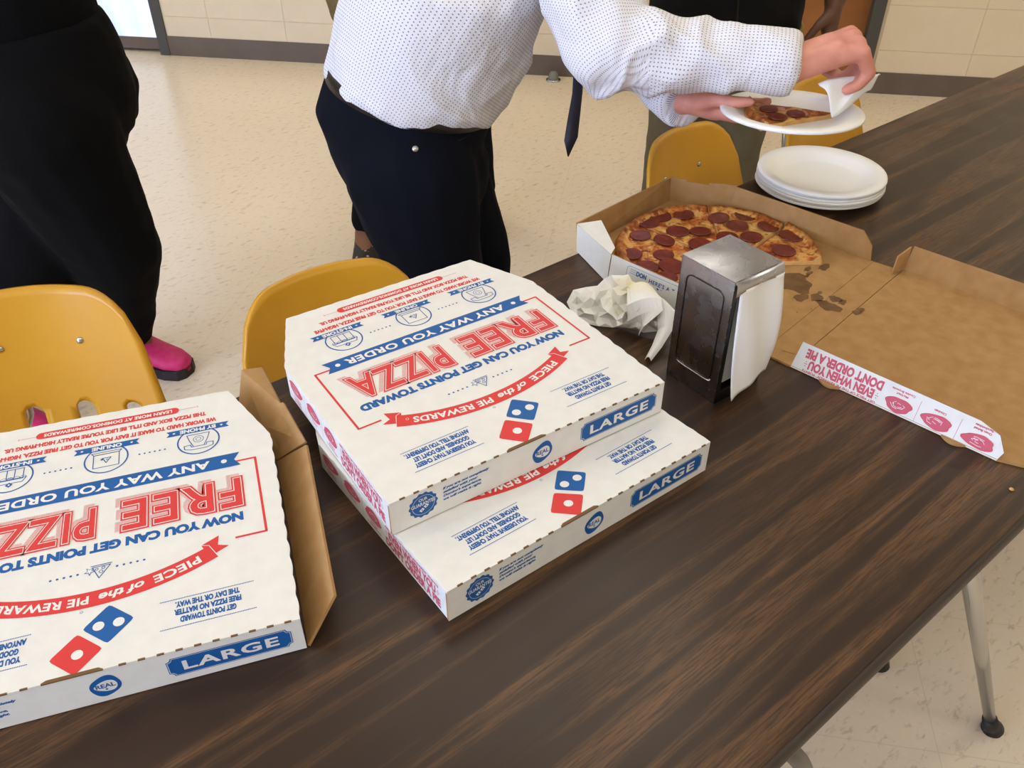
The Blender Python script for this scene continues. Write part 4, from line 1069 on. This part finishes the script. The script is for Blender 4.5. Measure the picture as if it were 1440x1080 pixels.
    if extra: extra(t, hip, top, fw, lf, P)
    return t
# person in black with pink sneakers
f_r = onz(238, 508, .03); f_l = onz(2, 588, .03); f_l = Vector((f_l.x, f_l.y, 0))
fw1 = (RGT*.85-Vector((math.cos(YAW), math.sin(YAW), 0))*.35).normalized()
hp1 = Vector((.385, 2.19, .80))
def t1(px, py): 
    v = FWD+RGT*((px-720)/FPX)+UPV*((540-py)/FPX); n = Vector((math.cos(YAW), math.sin(YAW), 0)); return CAM+v*((n.dot(hp1)-n.dot(CAM))/n.dot(v))
standing('person in black top and trousers with pink sneakers behind a chair', 'person', (f_r-fw1*.125, f_l+fw1*.0), hp1, fw1, 1.36,
         dict(hipw=.20, hipd=.235, shw=.19, thigh=.158, knee=.110, cuff=.066, hemd=.198, hemw=.200, bellyd=.178, bellyw=.19, kneef=(.075, .02), hipf=(.115, 0)),
         dict(skin='skin_mid', pants='black_cloth', top='black_cloth'),
         (hp1+fw1*.02-Z.cross(fw1)*.25+Z*.33, hp1+fw1*.20-Z.cross(fw1)*.12+Z*.45, hp1-fw1*.02+Z.cross(fw1)*.26+Z*.33, hp1+fw1*.18+Z.cross(fw1)*.12+Z*.45),
         hem=.70, shoes=('shoe_pink', 'shoe_sole'), longhair=True, trousers_end=.10)
# person in a black jacket with a yellow hem, olive trousers
hp3 = Vector((1.985, 1.535, .84)); hv = Vector((math.cos(YAW), math.sin(YAW), 0)); fw3 = (-hv*.9-RGT*.3).normalized(); lf3 = Z.cross(fw3)
def trim(t, hip, top, fw, lf, P):
    mb = MB(); b = Vector((hip.x, hip.y, .775)); n = 40
    mb.rings([[b+Z*z+fw*(.176+o)*math.cos(2*math.pi*i/n)+lf*(.209+o)*math.sin(2*math.pi*i/n) for i in range(n)] for z, o in ((.0, .002), (.018, .004), (.018, -.004), (.0, -.004), (.0, .002))], cap=False)
    mb.build('hem_band', 'yellow_trim', t, True)
    MB().tube([b+fw*.168+lf*.03+Z*.45, b+fw*.176+lf*.04+Z*.2, b+fw*.182+lf*.055+Z*.02], .0018, 8).build('drawstring', 'dark_steel', t, True)
standing('person in black jacket with yellow hem and olive trousers near the wooden door', 'person',
         (hp3-lf3*.10, hp3+lf3*.08), hp3, fw3, 1.40,
         dict(hipw=.165, hipd=.145, shw=.19, thigh=.095, knee=.078, cuff=.068, hemd=.170, hemw=.203, bellyd=.15, bellyw=.195),
         dict(skin='skin_dark', pants='olive', top='black_jacket'),
         (hp3-lf3*.27+Z*.26, hp3-lf3*.25+fw3*.18+Z*.18, hp3+lf3*.275+Z*.27, hp3+lf3*.275+fw3*.02+Z*.03), hem=.785, sleeve=.25, extra=trim, trousers_end=.07)
# person in khaki behind the man with the shirt
a4 = onz(516, 350, .04); hp4 = Vector((1.57, 2.36, .86)); fw4 = (-hv+RGT*.1).normalized(); lf4 = Z.cross(fw4)
e1 = at(458, -75, 2.68); w1 = at(484, 8, 2.62); e2 = at(756, -85, 2.7); w2 = at(806, 35, 2.66)
standing('person in khaki jacket and navy trousers with floral shoes behind the shirted man', 'person',
         (Vector((a4.x, a4.y, 0)), Vector((hp4.x+.12, hp4.y-.12, 0))), hp4, fw4, 1.38,
         dict(hipw=.165, hipd=.13, shw=.19, thigh=.088, knee=.070, cuff=.050, hemd=.15, hemw=.175, bellyd=.14, bellyw=.185),
         dict(skin='skin_mid', pants='navy_cloth', top='khaki'), (e1, w1, e2, w2), hem=.83, sleeve=1.1, trousers_end=.14, shoes=('floral', 'shoe_sole'), longhair=True)

# ------------------------------------------------------------------ man in the dotted shirt, reaching over a plate
F2, L2 = RGT.copy(), hv.copy()               # he faces along the table, his right side to us
W0 = at(582, 112, 1.72); INV = Vector((W0.x, W0.y, 0))
man = thing('person', 'person in white dotted shirt and dark jeans holding a plate of pizza', 'person', INV)
Pm = lambda v: Vector(v)-INV
wc = Pm(W0); tl = math.radians(15); UPT = (Z*math.cos(tl)+F2*math.sin(tl)); FT = (F2*math.cos(tl)-Z*math.sin(tl))
ankR, ankL = Vector((wc.x, wc.y, .09))-L2*.10+F2*.02, Vector((wc.x, wc.y, .09))+L2*.10+F2*.10
hjR, hjL = wc-L2*.10-Z*.10, wc+L2*.10-Z*.10
knR, knL = hjR*.47+ankR*.53+F2*.035, hjL*.47+ankL*.53+F2*.05
E_, WR = Pm(at(866, 66, 1.43)), Pm(at(1112, 92, 1.385))
SR = Pm(at(788, -150, 1.50)); SL = SR+L2*.34+F2*.03
chest = (SR+SL)/2
WL = Pm(at(962, 138, 1.52)); EL = Pm(at(880, 60, 1.66))
tor = [(wc-UPT*.05, .150, .165), (wc-UPT*.016+FT*.003, .173, .185), (wc+UPT*.03+FT*.01, .178, .188), (wc+UPT*.11+FT*.022, .184, .188), (wc+UPT*.2+FT*.035, .178, .188), (wc+(chest-wc)*.72+FT*.01, .150, .195), (chest-UPT*.0, .105, .18), (chest+UPT*.06, .06, .08)]
body = MB()
loft(body, [(c, FT, L2, a*.85, b*.85) for c, a, b in tor])
hb2 = chest+UPT*.10+F2*.08
capsule(body, chest+UPT*.02, .06, hb2+Z*.02, .055); hc, _ = head_parts(body, hb2, (F2-Z*.0).normalized())
for h_, k_, a_ in ((hjR, knR, ankR), (hjL, knL, ankL)):
    capsule(body, h_, .08, k_, .055); capsule(body, k_, .052, a_, .038); capsule(body, a_, .038, a_+F2*.10-Z*.05, .03)
capsule(body, SR, .055, E_, .045); capsule(body, E_, .042, WR, .031)
capsule(body, SL, .055, EL, .045); capsule(body, EL, .042, WL, .029)
hd = (RGT*.93+Z*.34+hv*.05).normalized(); dn = (-Z+RGT*.30); dn = dn-hd*dn.dot(hd)
hand_parts(body, WR+hd*.006, hd, dn, hv+Z*.1, (1.25, 1.15, .55), .198, (.9, 1.0), kr=1.18)
pl = at(1113, 158, 1.42)                     # the plate he holds
hd2 = (Pm(pl)-Z*.022-WL); hd2.z *= .6; hd2.normalize()
hand_parts(body, WL, hd2, Vector((0, 0, 1)), -hv*1+RGT*.1, (.02, .08, .08), .185, (.5, .1))
fuse('body', body, 'skin_light', man, .0042, 4)
head_extras(man, hc, F2, L2, .235, 'hair_brown')
sh_ = MB()
loft(sh_, [(c, FT, L2, a, b) for c, a, b in tor])
bl = wc+FT*.115+UPT*.025-L2*.03; capsule(sh_, bl, .075, bl+UPT*.08+FT*.01, .085)
for s0, e0, w0, k in ((SR, E_, WR, 1), (SL, EL, WL, 1)):
    capsule(sh_, s0-UPT*.02, .088, e0-F2*.012-Z*.004, .072)
    fd = (w0-e0).normalized(); capsule(sh_, e0-Z*.006, .067, w0-fd*.10, .053)
    # cuff
    q1 = Z-fd*fd.z; q1.normalize(); q2 = fd.cross(q1)
    loft(sh_, [(w0+fd*s, q1, q2, a, b) for s, a, b in ((-.12, .046, .046), (-.085, .050, .048), (-.055, .051, .048), (.0, .0515, .048), (.008, .047, .044))], 20)
uvb = [(wc-UPT*.1, chest, .20), (SR, E_, .085), (E_, WR, .06), (SL, EL, .085), (EL, WL, .06)]
fuse('shirt', sh_, 'shirt', man, .0058, 4, .0065, uvb, [(E_, .21, (RGT*.8-Z*.6).normalized(), .011), (WR-RGT*.13, .11, (RGT*.8+Z*.5).normalized(), .006), (wc+FT*.12, .20, (FT*.7+UPT*.7).normalized(), .006)])
tr = MB()
loft(tr, [(wc-UPT*.012, FT, L2, .164, .176), (wc-UPT*.02, FT, L2, .168, .180), (wc-UPT*.09-F2*.01, FT, L2, .172, .186), (wc-Z*.17-F2*.012, F2, L2, .160, .184), (wc-Z*.24, F2, L2, .140, .17)])
for h_, k_, a_, r in ((hjR, knR, ankR, .136), (hjL, knL, ankL, .128)):
    capsule(tr, h_-Z*.05-F2*.008, r, k_, .092); capsule(tr, k_, .092, a_+Z*.02, .078)
jeans = fuse('jeans', tr, 'navy_cloth', man, .008, 14, .003)
for a_ in (ankR, ankL): shoe(man, a_, F2, ('leather', 'shoe_sole'))
# belt, rivet, pocket seam
n = 48; bb = MB(); c = wc-UPT*.004
bb.rings([[c+UPT*z+FT*(.1685+o)*math.cos(2*math.pi*i/n)+L2*(.1805+o)*math.sin(2*math.pi*i/n) for i in range(n)] for z, o in ((-.024, .0), (-.024, .003), (.002, .003), (.002, 0), (-.024, 0))], cap=False)
bb.build('belt', 'leather', man, True)
hits = bpy.data.objects
def on_jeans(px, py):
    o = CAM-INV; v = (at(px, py, 1)-CAM).normalized(); ok, p, nn, _ = jeans.ray_cast(o, v); return (p, nn) if ok else (Pm(at(px, py, 1.55)), -v)
p, nn = on_jeans(584, 209)
rv = MB().lathe([(.0004, .003), (.0035, .0028), (.006, .001), (.0065, 0), (.0004, 0)], 16).build('pocket_rivet', 'chrome', man, True)
rv.location = p; rv.rotation_euler = nn.to_track_quat('Z', 'Y').to_euler()
seam = [on_jeans(x, y) for x, y in ((668, 160), (668, 172), (663, 184), (655, 193), (644, 198))]
MB().tube([p+nn*.0005 for p, nn in seam], .0012, 6).build('pocket_seam', 'hatch_pocket', man, True)
# tie swinging free
tp_ = [Pm(at(x, y, 1.60)) for x, y in ((812, 60), (813, 100), (812, 130), (807, 165), (803, 195))]
tm = MB(); vs_ = []
ax = (RGT*.8+hv*.6).normalized()
for p, wd in zip(tp_, (.0105, .0115, .0125, .015, .0165)): vs_ += [p-ax*wd-hv*.002, p+ax*wd-hv*.002, p+ax*wd+hv*.002, p-ax*wd+hv*.002]
tm.rings([vs_[4*i:4*i+4] for i in range(5)]+[[Pm(at(799, 220, 1.60))+d*.0012 for d in (-ax-hv, ax-hv, ax+hv, -ax+hv)]])
tm.tube([chest+UPT*.02+FT*.09, (chest+tp_[0])/2+FT*.03, tp_[0]+Z*.004], [.010, .011, .0105], 8)
tm.build('tie', 'tie', man, True)
# plate, slice and napkin in his hands
tilt = Matrix.Rotation(math.radians(-3), 4, RGT)
hp_ = link('foam_plate', plme, None, 'white foam plate with a pizza slice held in a hand over the table', 'plate', 'stacked foam plates' if False else None)
hp_.matrix_world = Matrix.Translation(pl-Z*.014) @ tilt
hs = thing('pizza_slice', 'browned pizza slice lying on the held foam plate', 'pizza slice', pl-Z*.014+Z*.0046, 0)
aa = math.atan2(-RGT.y, -RGT.x)
mb, rim = slice_mesh(aa-.40, aa+.40, lambda a: .148, 31, .0003, RGT.x*.074, RGT.y*.074)
o = mb.build('crust', ('pizza', 'crust_side'), hs, True, fix=False); rim_attr(o.data, rim)
for d_, s_ in ((-.035, .012), (.005, -.008), (-.028, -.022)):
    q = link('pepperoni', pepme, hs); q.location = RGT*d_+hv*s_+Z*.0095; q.scale = (.85, .85, 1)
nm = MB(); vs_ = []; NI, NJ = 14, 22
kA = [(1150, 118, 1.385), (1163, 108, 1.375), (1200, 108, 1.385), (1238, 104, 1.40)]; kB = [(1172, 164, 1.40), (1186, 160, 1.395), (1204, 140, 1.40), (1222, 124, 1.41)]
def bz(K, t):
    P_ = [at(*k) for k in K]; s = 1-t; return P_[0]*s**3+P_[1]*3*s*s*t+P_[2]*3*s*t*t+P_[3]*t**3
for j in range(NJ+1):
    for i in range(NI+1):
        t_, s_ = j/NJ, i/NI; p = bz(kA, t_)*(1-s_)+bz(kB, t_)*s_+Z*(.010*math.sin(s_*5+t_*6)*(1-abs(2*s_-1)**3))-hv*.014*math.sin(math.pi*s_)*(1-t_*.6); vs_.append(p)
nm.add(vs_, [(j*(NI+1)+i, j*(NI+1)+i+1, (j+1)*(NI+1)+i+1, (j+1)*(NI+1)+i) for j in range(NJ) for i in range(NI)])
o = nm.build('paper_napkin', 'napkin', None, True, label='folded white paper napkin pinched in a hand above the held plate', cat='napkin')
md = o.modifiers.new('s', 'SOLIDIFY'); md.thickness = .0008
